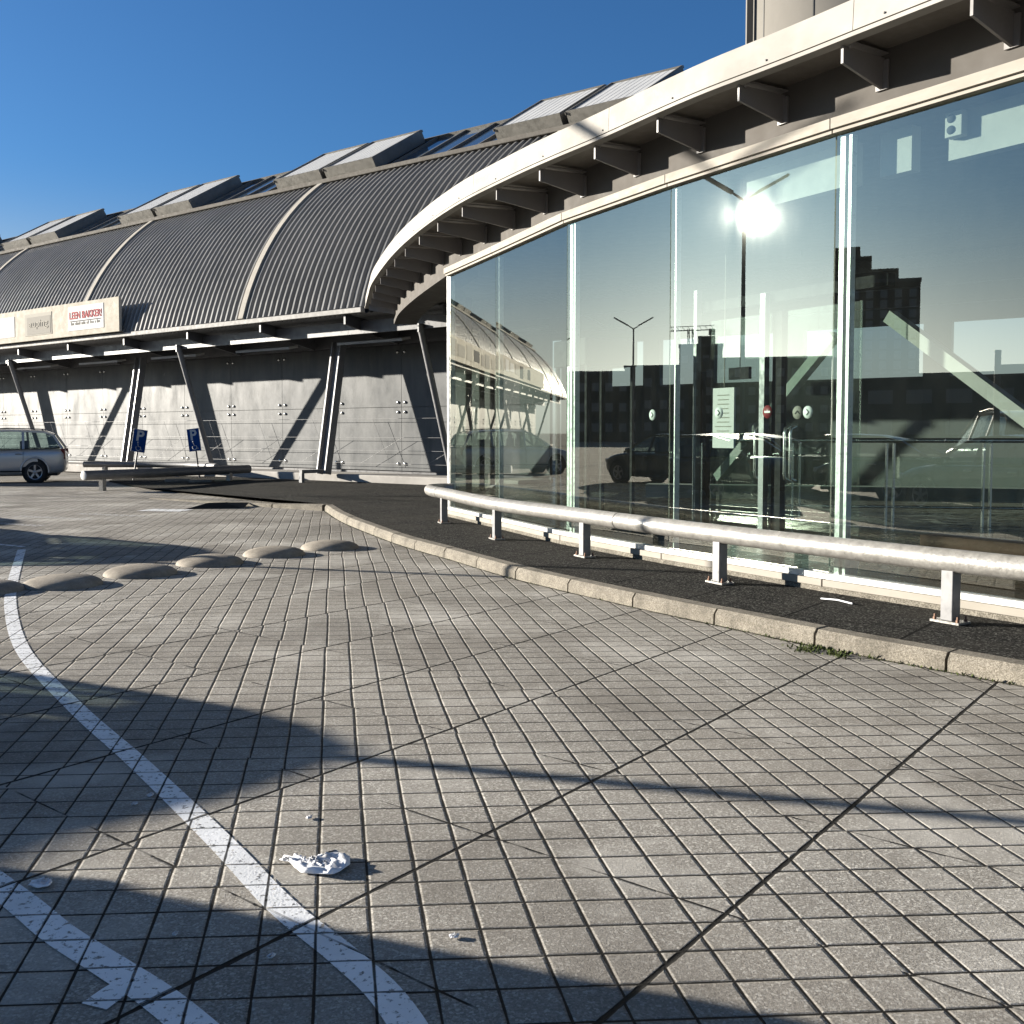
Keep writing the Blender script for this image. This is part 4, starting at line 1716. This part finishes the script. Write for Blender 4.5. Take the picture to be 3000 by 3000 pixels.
# ================================================================== cars
def make_car(name, paint, label, wagon=True, scale=1.0):
    """hood towards local +x, built round the origin on the ground"""
    e_ = empty(name, (0, 0, 0), label, "car", None)
    W = .90
    # stations: x, z_under, z_belt/hood, half width at belt, z_roof, half width roof
    S_ = [(-2.22, .42, .78, .70, None), (-2.17, .30, .92, .80, None), (-2.0, .24, .98, .87, None), (-1.4, .20, .97, .90, None), (-.6, .19, .95, .91, None), (.3, .19, .93, .91, None), (.95, .20, .93, .90, None),
          (1.25, .21, .92, .88, None), (1.75, .23, .85, .84, None), (2.05, .25, .74, .77, None), (2.2, .34, .60, .66, None)]
    q = MB()
    vs = []
    nsec = 12
    for (x, zu, zb, w, _) in S_:
        zm = zu + (zb - zu) * .55
        sec = [(.0, zu), (w * .86, zu), (w * .97, zu + .10), (w * 1.0, zm), (w * .985, zb - .05), (w * .93, zb), (.0, zb + .03)]
        ring = sec + [(-a, b) for a, b in sec[-2:0:-1]]
        vs += [(x, a, b) for a, b in ring]
    m_ = len(ring)
    fs = []
    for i in range(len(S_) - 1):
        for k in range(m_):
            fs.append((i * m_ + k, i * m_ + (k + 1) % m_, (i + 1) * m_ + (k + 1) % m_, (i + 1) * m_ + k))
    fs.append(tuple(range(m_)))
    fs.append(tuple(range((len(S_) - 1) * m_, len(S_) * m_))[::-1])
    q.add(vs, fs, 0, True)
    body = q.build("body", [paint], e_)
    md = body.modifiers.new("sub", 'SUBSURF')
    md.levels = md.render_levels = 1
    # greenhouse: pillars and roof shell
    if wagon:
        C = [(-2.12, .98, .80, .98, .80), (-1.86, .97, .82, 1.36, .66), (-1.60, .97, .84, 1.45, .62), (-.6, .95, .85, 1.49, .62), (.1, .94, .85, 1.47, .60), (.45, .93, .84, 1.38, .60), (1.18, .92, .80, .93, .78)]
    else:
        C = [(-2.0, .98, .80, .99, .80), (-1.45, .97, .83, 1.33, .64), (-1.0, .96, .84, 1.43, .61), (-.4, .95, .85, 1.46, .61), (.1, .94, .85, 1.44, .60), (.45, .93, .84, 1.35, .60), (1.18, .92, .80, .93, .78)]
    q = MB()
    vs = []
    for (x, zb, wb, zr, wr) in C:
        vs += [(x, wr, zr), (x, wr * .8, zr + .035 * min(1, (zr - zb) * 3)), (x, 0, zr + .05 * min(1, (zr - zb) * 3)), (x, -wr * .8, zr + .035 * min(1, (zr - zb) * 3)), (x, -wr, zr)]
    fs = []
    for i in range(1, len(C) - 2):
        for k in range(4):
            fs.append((i * 5 + k, i * 5 + k + 1, (i + 1) * 5 + k + 1, (i + 1) * 5 + k))
    q.add(vs, fs, 0, True)
    # pillars along the glass edges
    def side(x, f_, sg):
        """point on the greenhouse side at station x, height fraction f_"""
        for a_, b_ in zip(C, C[1:]):
            if a_[0] <= x <= b_[0]:
                u_ = (x - a_[0]) / (b_[0] - a_[0])
                zb, wb, zr, wr = [a_[j] + (b_[j] - a_[j]) * u_ for j in (1, 2, 3, 4)]
                return Vector((x, sg * (wb + (wr - wb) * f_), zb + (zr - zb) * f_))
        return Vector((x, sg * .8, .95))
    for sg in (-1, 1):
        for xs in ((-2.12, -1.86), (-1.0, -.98), (.02, .06)):
            a_ = side(xs[0] + .001, 0, sg)
            b_ = side(xs[1], 1, sg)
            q.beam(a_, b_, .07, .05, (0, sg, .3))
        for i in range(0, len(C) - 1):
            q.beam(Vector((C[i][0], sg * C[i][4], C[i][3])), Vector((C[i + 1][0], sg * C[i + 1][4], C[i + 1][3])), .07, .05, (0, 0, 1))
    q.build("roof_shell", paint, e_)
    # windows: side glass strips, rear and front screens
    for sg in (-1, 1):
        q = MB()
        for (xa, xb) in ((-1.98, -1.02), (-.95, .0), (.08, 1.05)):
            n = 6
            A = [side(xa + (xb - xa) * k / n, .03, sg) + Vector((0, sg * .004, 0)) for k in range(n + 1)]
            B = [side(xa + (xb - xa) * k / n, .97, sg) + Vector((0, sg * .004, 0)) for k in range(n + 1)]
            q.strip(A, B)
        q.build("side_window", M['car_glass'], e_)
        q = MB()
        A = [side(-2.05 + 3.1 * k / 14, .0, sg) + Vector((0, sg * .012, .0)) for k in range(15)]
        B = [p_ + UP * .025 for p_ in A]
        q.strip(A, B)
        q.build("window_trim", M['black'], e_)
    q = MB()
    (x0, zb, wb, zr, wr), (x1, zb1, wb1, zr1, wr1) = C[0], C[1]
    q.add([(x0, -wb * .95, zb), (x0, wb * .95, zb), (x1, wr1, zr1), (x1, -wr1, zr1)], [(0, 1, 2, 3)])
    q.build("rear_window", M['car_glass'], e_)
    q = MB()
    (x0, zb, wb, zr, wr), (x1, zb1, wb1, zr1, wr1) = C[-2], C[-1]
    q.add([(x0, -wr, zr + .02), (x0, wr, zr + .02), (x1, wb1 * .93, zb1 + .02), (x1, -wb1 * .93, zb1 + .02)], [(0, 1, 2, 3)])
    q.build("windscreen", M['car_glass'], e_)
    # cabin: seats
    q = MB()
    for x_, w_ in ((-.75, 1.25), (.25, .48), (.25, .48)):
        pass
    q.box((-.95, 0, .95), (.14, 1.25, .5))
    for y_ in (-.38, .38):
        q.box((-.02, y_, .98), (.13, .46, .52))
        q.box((-.04, y_, 1.30), (.09, .24, .16))
    q.box((1.0, 0, .93), (.35, 1.4, .08))
    q.build("seats", M['upholstery'], e_, .03)
    # wheels with arches
    for x_ in (-1.32, 1.33):
        for sg in (-1, 1):
            c_ = Vector((x_, sg * .80, .315))
            q = MB()
            q.lathe([(.20, .10), (.27, .11), (.31, .085), (.315, .0), (.31, -.085), (.27, -.1), (.0, -.1)], c_, 28, ax=(Vector((1, 0, 0)), UP, Vector((0, sg, 0))))
            wh = q.build("wheel", M['tyre'], e_)
            q = MB()
            q.lathe([(.20, .095), (.205, .07), (.18, .02), (0, .02)], c_, 28, ax=(Vector((1, 0, 0)), UP, Vector((0, sg, 0))), mi=1)
            q.lathe([(.215, .104), (.195, .10), (.185, .06)], c_, 28, ax=(Vector((1, 0, 0)), UP, Vector((0, sg, 0))))
            for k in range(5):
                a_ = R(72 * k + 18)
                dv = Vector((math.cos(a_), 0, math.sin(a_)))
                q.beam(c_ + Vector((0, sg * .08, 0)), c_ + Vector((0, sg * .088, 0)) + dv * .195, .06, .025, (0, sg, 0))
            q.lathe([(.05, .10), (.045, .112), (0, .114)], c_, 14, ax=(Vector((1, 0, 0)), UP, Vector((0, sg, 0))))
            q.build("rim", [M['rim'], M['black']], wh)
            # wheel arch: dark opening and painted lip
            q = MB()
            q.lathe([(0, .0), (.375, .0), (.375, -.2)], Vector((x_, sg * .888, .33)), 28, ax=(Vector((1, 0, 0)), UP, Vector((0, sg, 0))))
            q.build("wheel_arch", M['rubber'], e_)
            q = MB()
            pts = [Vector((x_ + .40 * math.cos(a_), sg * .89, .33 + .40 * math.sin(a_))) for a_ in [R(-5 + 10 * k) for k in range(20)]]
            q.tube(pts, .028, 8)
            q.build("arch_lip", paint, e_)
    for sg in (-1, 1):
        q = MB()
        q.box((-2.13, sg * .70, .82), (.14, .16, .30))
        q.build("tail_light", M['taillight'], e_, .03)
        q = MB()
        q.box((1.98, sg * .66, .66), (.28, .18, .12))
        q.build("headlight", M['headlight'], e_, .03)
        for x_ in (-.98, .03):
            q = MB()
            q.tube([(x_ + .02, sg * .905, .83), (x_ - .02 + .09, sg * .935, .835), (x_ + .17, sg * .93, .835), (x_ + .2, sg * .9, .83)], .014, 8)
            q.build("door_handle", M['rim'], e_)
        q = MB()
        q.box((.78, sg * .99, 1.0), (.12, .18, .13))
        q.build("mirror", paint, e_, .03)
        q = MB()
        for x_ in (-.98, .05, 1.02):
            q.beam((x_, sg * .912, .30), (x_ - .02, sg * .893, .90), .008, .008, (1, 0, 0))
        q.beam((-1.0, sg * .915, .34), (1.0, sg * .915, .34), .02, .035)
        q.build("door_gaps", M['black'], e_)
        if wagon:
            q = MB()
            q.tube([(-1.6, sg * .56, 1.47), (-1.5, sg * .56, 1.535), (-.5, sg * .57, 1.56), (.15, sg * .56, 1.52), (.2, sg * .56, 1.48)], .016, 8)
            q.build("roof_rail", M['dark_steel'], e_)
    q = MB()
    q.box((-2.19, 0, .60), (.02, .52, .11))
    q.build("number_plate", M['sign_white'], e_)
    q = MB()
    q.box((0, 0, .30), (3.9, 1.4, .2))
    q.build("underside", M['rubber'], e_)
    return e_


wagon = make_car("estate_car", M['car_grey'], "silver grey estate car parked at the left edge before the hall", True)


def place(o, x, y, heading, sc=1.0):
    o.location = (x, y, 0)
    o.rotation_euler = (0, 0, R(90 - heading))
    o.scale = (sc, sc, sc)


def repaint(o, src, dst):
    for ch in children(o):
        if ch.type == 'MESH' and ch.data.materials and ch.data.materials[0] == src:
            ch.data = ch.data.copy()
            ch.data.materials[0] = dst


for ch in children(wagon):
    ch.matrix_parent_inverse = Matrix.Identity(4)
hatch = make_car("parked_car", M['car_black'], "black hatchback parked left of the paving, seen mirrored in the large pane", False)
place(hatch, -6.5, 4.0, -70, 1.0)
CARS = [(-8.8, 7.1, -46, 'car_blue', "dark blue hatchback parked beside the paving, nearest the grey signpost"),
        (-12.6, 10.4, -12, 'car_white', "graphite hatchback mirrored with its bonnet to the left in the large pane"),
        (-15.0, 12.6, -14, 'car_black', "black hatchback mirrored just left of the graphite one"),
        (-11.6, 15.2, -22, 'car_white', "graphite hatchback whose long shadow reaches towards the domes"),
        (-16.0, 15.6, -14, 'car_blue', "dark blue hatchback mirrored behind the notice board"),
        (-16.2, 19.6, -20, 'car_black', "black hatchback mirrored right of the door portal")]
place(wagon, -15.9, 31.3, -110, 1.07)
wagon.scale = (.96, 1.0, 1.06)
for (x, y, hd, pm, lb) in CARS:
    c_ = copy_tree(hatch)
    repaint(c_, M['car_black'], M[pm])
    place(c_, x, y, hd)
    tag(c_, lb, "car", "cars parked in a row to the left")
shade_car = copy_tree(wagon)
repaint(shade_car, M['car_grey'], M['car_white'])
place(shade_car, -12.5, 6.95, -74)
shade_car.scale = (1.05, 1.05, 1.3)  # unseen extra car, stretched upwards to throw more shade at lower left
tag(shade_car, "stretched graphite estate car with roof rails, added behind the row to cast shade", "car", "cars parked in a row to the left")
hatch["group"] = "cars parked in a row to the left"

# ================================================================== lamp posts
def lamp(x, y, h, yaw, label):
    e_ = empty("street_lamp", (x, y, 0), label, "street lamp", "double armed street lamps on the deck")
    q = MB()
    q.tube([(x, y, 0), (x, y, h * .5), (x, y, h - .35)], [.065, .055, .042], 12)
    q.tube([(x, y, 0), (x, y, .9)], [.085, .085], 12)
    q.build("pole", M['lamp_grey'], e_)
    for sg in (-1, 1):
        q = MB()
        d = Vector((math.cos(yaw) * sg, math.sin(yaw) * sg, 0))
        a_ = Vector((x, y, h - .36))
        q.tube([a_, a_ + d * .3 + UP * .2], .03, 8)
        q.build("arm", M['lamp_grey'], e_)
        q = MB()
        q.beam(a_ + d * .28 + UP * .19, a_ + d * 1.05 + UP * .62, .22, .06, (0, 0, 1))
        q.build("lamp_head", M['lamp_grey'], e_, .02)
    return e_


sp = MB()
sp.tube([(-9.73, 7.33 - .0, 0), (-9.73, 7.33, 3.1)], .058, 12)
sp.lathe([(.10, 0), (.10, .02), (0, .02)], (-9.73, 7.33, 0), 12)
sp.lathe([(.058, 3.1), (.06, 3.13), (0, 3.14)], (-9.73, 7.33, 0), 12)
tag(sp.build("sign_post", M['lamp_grey']), "plain grey post whose thin shadow crosses the foreground paving", "post")
lamp(-12.14, 14.29, 7.4, R(60), "double armed street lamp mirrored in front of the sun in the glass")
lamp(-37.5, 32.0, 7.4, R(60), "street lamp mirrored small in the pane above the parked cars")
lamp(-45.5, 42.0, 7.4, R(60), "street lamp mirrored smallest, above the black door portal")

# ================================================================== buildings seen mirrored in the glass
def block(name, x, y, heading, w, dep, h, label, wall='far_wall', cols=8, rows=6, steps=None, wh=1.3, ww=1.1):
    """front faces az(heading)"""
    nf = az(heading)
    tx = az(heading + 90)
    e_ = empty(name, (x, y, 0), label, "building")
    c = Vector((x, y, 0)) - nf * (dep / 2)
    q = MB()
    q.box(c + UP * (h / 2), (w, dep, h), (tx, nf, UP))
    q.build("wall", M[wall], e_)
    if steps:
        for (off, sw, sh, z_) in steps:
            q = MB()
            q.box(c + tx * off + UP * (z_ + sh / 2), (sw, dep * .8, sh), (tx, nf, UP))
            q.build("roof_block", M[wall], e_)
    q = MB()
    for r_ in range(rows):
        for k in range(cols):
            cx = -w / 2 + (k + .5) * w / cols
            cz = h * .06 + (r_ + .5) * h * .9 / rows
            q.box(Vector((x, y, 0)) + tx * cx + nf * .02 + UP * cz, (ww, .06, wh), (tx, nf, UP))
    wn2 = q.build("windows", M['far_glass'], e_)
    wn2["kind"] = "stuff"
    q = MB()
    q.box(c + UP * (h + .25), (w + .3, dep + .3, .5), (tx, nf, UP))
    q.build("parapet", M['dark_steel'], e_)
    return e_


def at_az(a, D, org=(2.8, 9.6)):
    v = az(a)
    return org[0] + v.x * D, org[1] + v.y * D


x, y = at_az(273.8, 170)
block("tower_block", x, y, 94, 15.5, 14, 26.0, "dark tower block with a stepped top mirrored in the large pane", 'brick', 7, 14, [(-3.0, 6.5, 4.6, 26), (-3.6, 4.0, 1.6, 30.6), (2.2, 4.5, 2.4, 26)])
x, y = at_az(263.5, 100)
block("factory_hall", x, y, 82, 52, 14, 6.9, "low dark industrial hall mirrored behind the parked cars", 'far_wall', 14, 2, [(-4, 4, 1.2, 6.9), (9, 2.2, 1.6, 6.9), (20, 5, 1.0, 6.9)], 1.4, 2.4)
x, y = at_az(285.0, 160)
block("apartment_block", x, y, 105, 20, 12, 13.0, "dark apartment block mirrored to the left of the wide mullion", 'far_wall', 9, 4)
x, y = at_az(288.7, 175)
block("office_block", x, y, 108, 7.5, 12, 16.5, "narrow taller office block mirrored beside the street lamp", 'brick', 4, 5, [(1.0, 3.0, 2.0, 16.5)])
x, y = at_az(294.0, 150)
block("warehouse", x, y, 112, 24, 14, 11.3, "broad dark warehouse mirrored behind the lamp pole", 'far_wall', 10, 3)
x, y = at_az(301.5, 150)
block("depot_building", x, y, 118, 17, 14, 10.4, "dark depot building mirrored behind the black door portal", 'brick', 8, 3)
x, y = at_az(246, 120)
block("flat_block", x, y, 66, 60, 12, 9.0, "low dark flats mirrored at the right of the large pane", 'far_wall', 20, 3)
# crane
x, y = at_az(289.2, 260)
cr = empty("tower_crane", (x, y, 0), "distant tower crane mirrored above the far roofs", "crane")
q = MB()
for e in (-.6, .6):
    for f_ in (-.6, .6):
        q.beam((x + e, y + f_, 0), (x + e, y + f_, 28), .18, .18)
for k in range(14):
    q.beam((x - .6, y - .6, k * 2), (x + .6, y - .6, k * 2 + 2), .12, .12)
    q.beam((x + .6, y + .6, k * 2), (x - .6, y + .6, k * 2 + 2), .12, .12)
q.build("mast", M['dark_steel'], cr)
q = MB()
tx = az(289.2 + 78)
c_ = Vector((x, y, 27.6))
for dz, dw in ((0, .5), (0, -.5), (1.1, 0)):
    q.beam(c_ - tx * 6 + UP * dz + tx.cross(UP) * dw, c_ + tx * 24 + UP * dz * .8 + tx.cross(UP) * dw, .16, .16)
for k in range(20):
    q.beam(c_ + tx * (-6 + k * 1.5), c_ + tx * (-5.2 + k * 1.5) + UP * 1.0, .1, .1)
q.box(c_ - tx * 5.5 - UP * .6, (1.6, 1.2, 1.6))
q.build("jib", M['dark_steel'], cr)

# ================================================================== litter and weeds
def crumple(name, outline, z, amp, label, cat, seed, m='paper', n=16):
    rnd = random.Random(seed)
    cx = sum(p[0] for p in outline) / len(outline)
    cy = sum(p[1] for p in outline) / len(outline)
    q = MB()
    N_ = len(outline)
    rings = 9
    o2 = []
    for a_, b_ in zip(outline, outline[1:] + outline[:1]):
        o2 += [a_, ((a_[0] + b_[0]) / 2, (a_[1] + b_[1]) / 2)]
    outline = o2
    N_ = len(outline)
    vs = [(cx, cy, z + amp)]
    for r_ in range(1, rings + 1):
        f_ = r_ / rings
        for p in outline:
            jit = (0 if r_ == rings else rnd.uniform(-.006, .006))
            vs.append((cx + (p[0] - cx) * f_ + jit, cy + (p[1] - cy) * f_ + jit, z + (rnd.uniform(.15, 1.0) * amp if r_ < rings else rnd.uniform(0, .5) * amp)))
    fs = [(0, 1 + k, 1 + (k + 1) % N_) for k in range(N_)]
    for r_ in range(1, rings):
        a0, b0 = 1 + (r_ - 1) * N_, 1 + r_ * N_
        for k in range(N_):
            fs.append((a0 + k, b0 + k, b0 + (k + 1) % N_))
            fs.append((a0 + k, b0 + (k + 1) % N_, a0 + (k + 1) % N_))
    q.add(vs, fs)
    o = q.build(name, M[m])
    for pl_ in o.data.polygons:
        pl_.use_smooth = True
    md = o.modifiers.new("thick", 'SOLIDIFY')
    md.thickness = .0015
    return tag(o, label, cat)


ol = [gp(*p) for p in ((803, 2556), (818, 2541), (838, 2542), (855, 2555), (880, 2556), (912, 2546), (945, 2541), (978, 2531), (1000, 2537), (1016, 2545), (1016, 2570), (985, 2592), (948, 2600), (905, 2592), (868, 2588), (848, 2572), (832, 2560))]
crumple("crumpled_paper", ol, .005, .026, "large crumpled white paper lying on the tiles right of the white line", "litter", 3)
ol = [gp(*p) for p in ((52, 2632), (62, 2620), (92, 2612), (118, 2612), (124, 2622), (112, 2636), (80, 2640))]
crumple("paper_scrap", ol, .009, .012, "torn white paper scrap lying beside the lower left line", "litter", 5)
for k, (px, py, r_, lb) in enumerate(((895, 2418, 8, "tiny pale scrap lying above the crumpled paper"), (775, 2845, 9, "small pale bottle cap between two tiles near the front"), (1325, 2783, 10, "flat pale scrap lying right of the white line near the front"),
                                      (488, 2778, 6, "tiny pale crumb between the two white lines"), (422, 2350, 9, "small white flake beside the white line in the shade"), (375, 2377, 8, "thin white flake left of the line in the dark shade"))):
    x, y = gp(px, py)
    s_ = r_ / 3000 * y
    pts = [(x + s_ * math.cos(a) * random.uniform(.8, 1.3), y + s_ * 1.4 * math.sin(a) * random.uniform(.7, 1.2)) for a in [R(45 * j) for j in range(8)]]
    crumple("paper_scrap", pts, .004, .008, lb, "litter", 11 + k)

q = MB()
q.tube([(2.62, 8.62, ZP + .008), (2.72, 8.50, ZP + .016), (2.80, 8.36, ZP + .008)], .007, 6)
tag(q.build("plastic_strip", M['paper']), "thin white plastic strip lying on the dark pavement near the wide mullion", "litter")
rnd = random.Random(9)
q = MB()
kk = resample(KC, .01)


def tuft(p, n, s_):
    for _ in range(n):
        a_ = rnd.uniform(0, 6.28)
        o_ = Vector((rnd.gauss(0, .025), rnd.gauss(0, .02), 0))
        tip_ = Vector((math.cos(a_) * s_ * rnd.uniform(.3, 1), math.sin(a_) * s_ * rnd.uniform(.3, 1), s_ * rnd.uniform(.3, 1)))
        sd = Vector((-tip_.y, tip_.x, 0)).normalized() * s_ * .16
        b_ = p + o_
        q.add([b_ - sd * .4, b_ + tip_ * .5 - sd, b_ + tip_, b_ + tip_ * .5 + sd, b_ + sd * .4], [(0, 1, 2, 3, 4)])


for p, t_ in kk[::3]:
    if rnd.random() < .75:
        out = Vector((t_.y, -t_.x, 0))
        near = max(0, 1 - abs(p.y - 7.0) / 1.5)
        tuft(p + out * rnd.uniform(0.0, .02) + UP * .002, rnd.randint(1, 4) + int(near * 5), .012 + .012 * rnd.random() ** 3 + .03 * near * rnd.random())
for k in range(46):
    p = Vector((2.45, 7.0, 0)).lerp(Vector((2.15, 7.35, 0)), rnd.random()) + Vector((rnd.gauss(0, .05), rnd.gauss(0, .05), 0))
    tuft(p - Vector((.10, .06, 0)), 5, .035)
o = q.build("kerb_weeds", M['leaf'])
tag(o, "small green weeds and moss along the foot of the kerb", "weeds", kind="stuff")
# moss along the glass plinth
q = MB()
pl = resample(offset(G, .09), .02)
for p, t_ in pl[:420:2]:
    out = Vector((t_.y, -t_.x, 0))
    if rnd.random() < .5:
        tuft(p + out * .01 + UP * ZP, 2, .016)
o = q.build("plinth_moss", M['leaf'])
tag(o, "thin moss along the foot of the glass pavilion", "moss", kind="stuff")
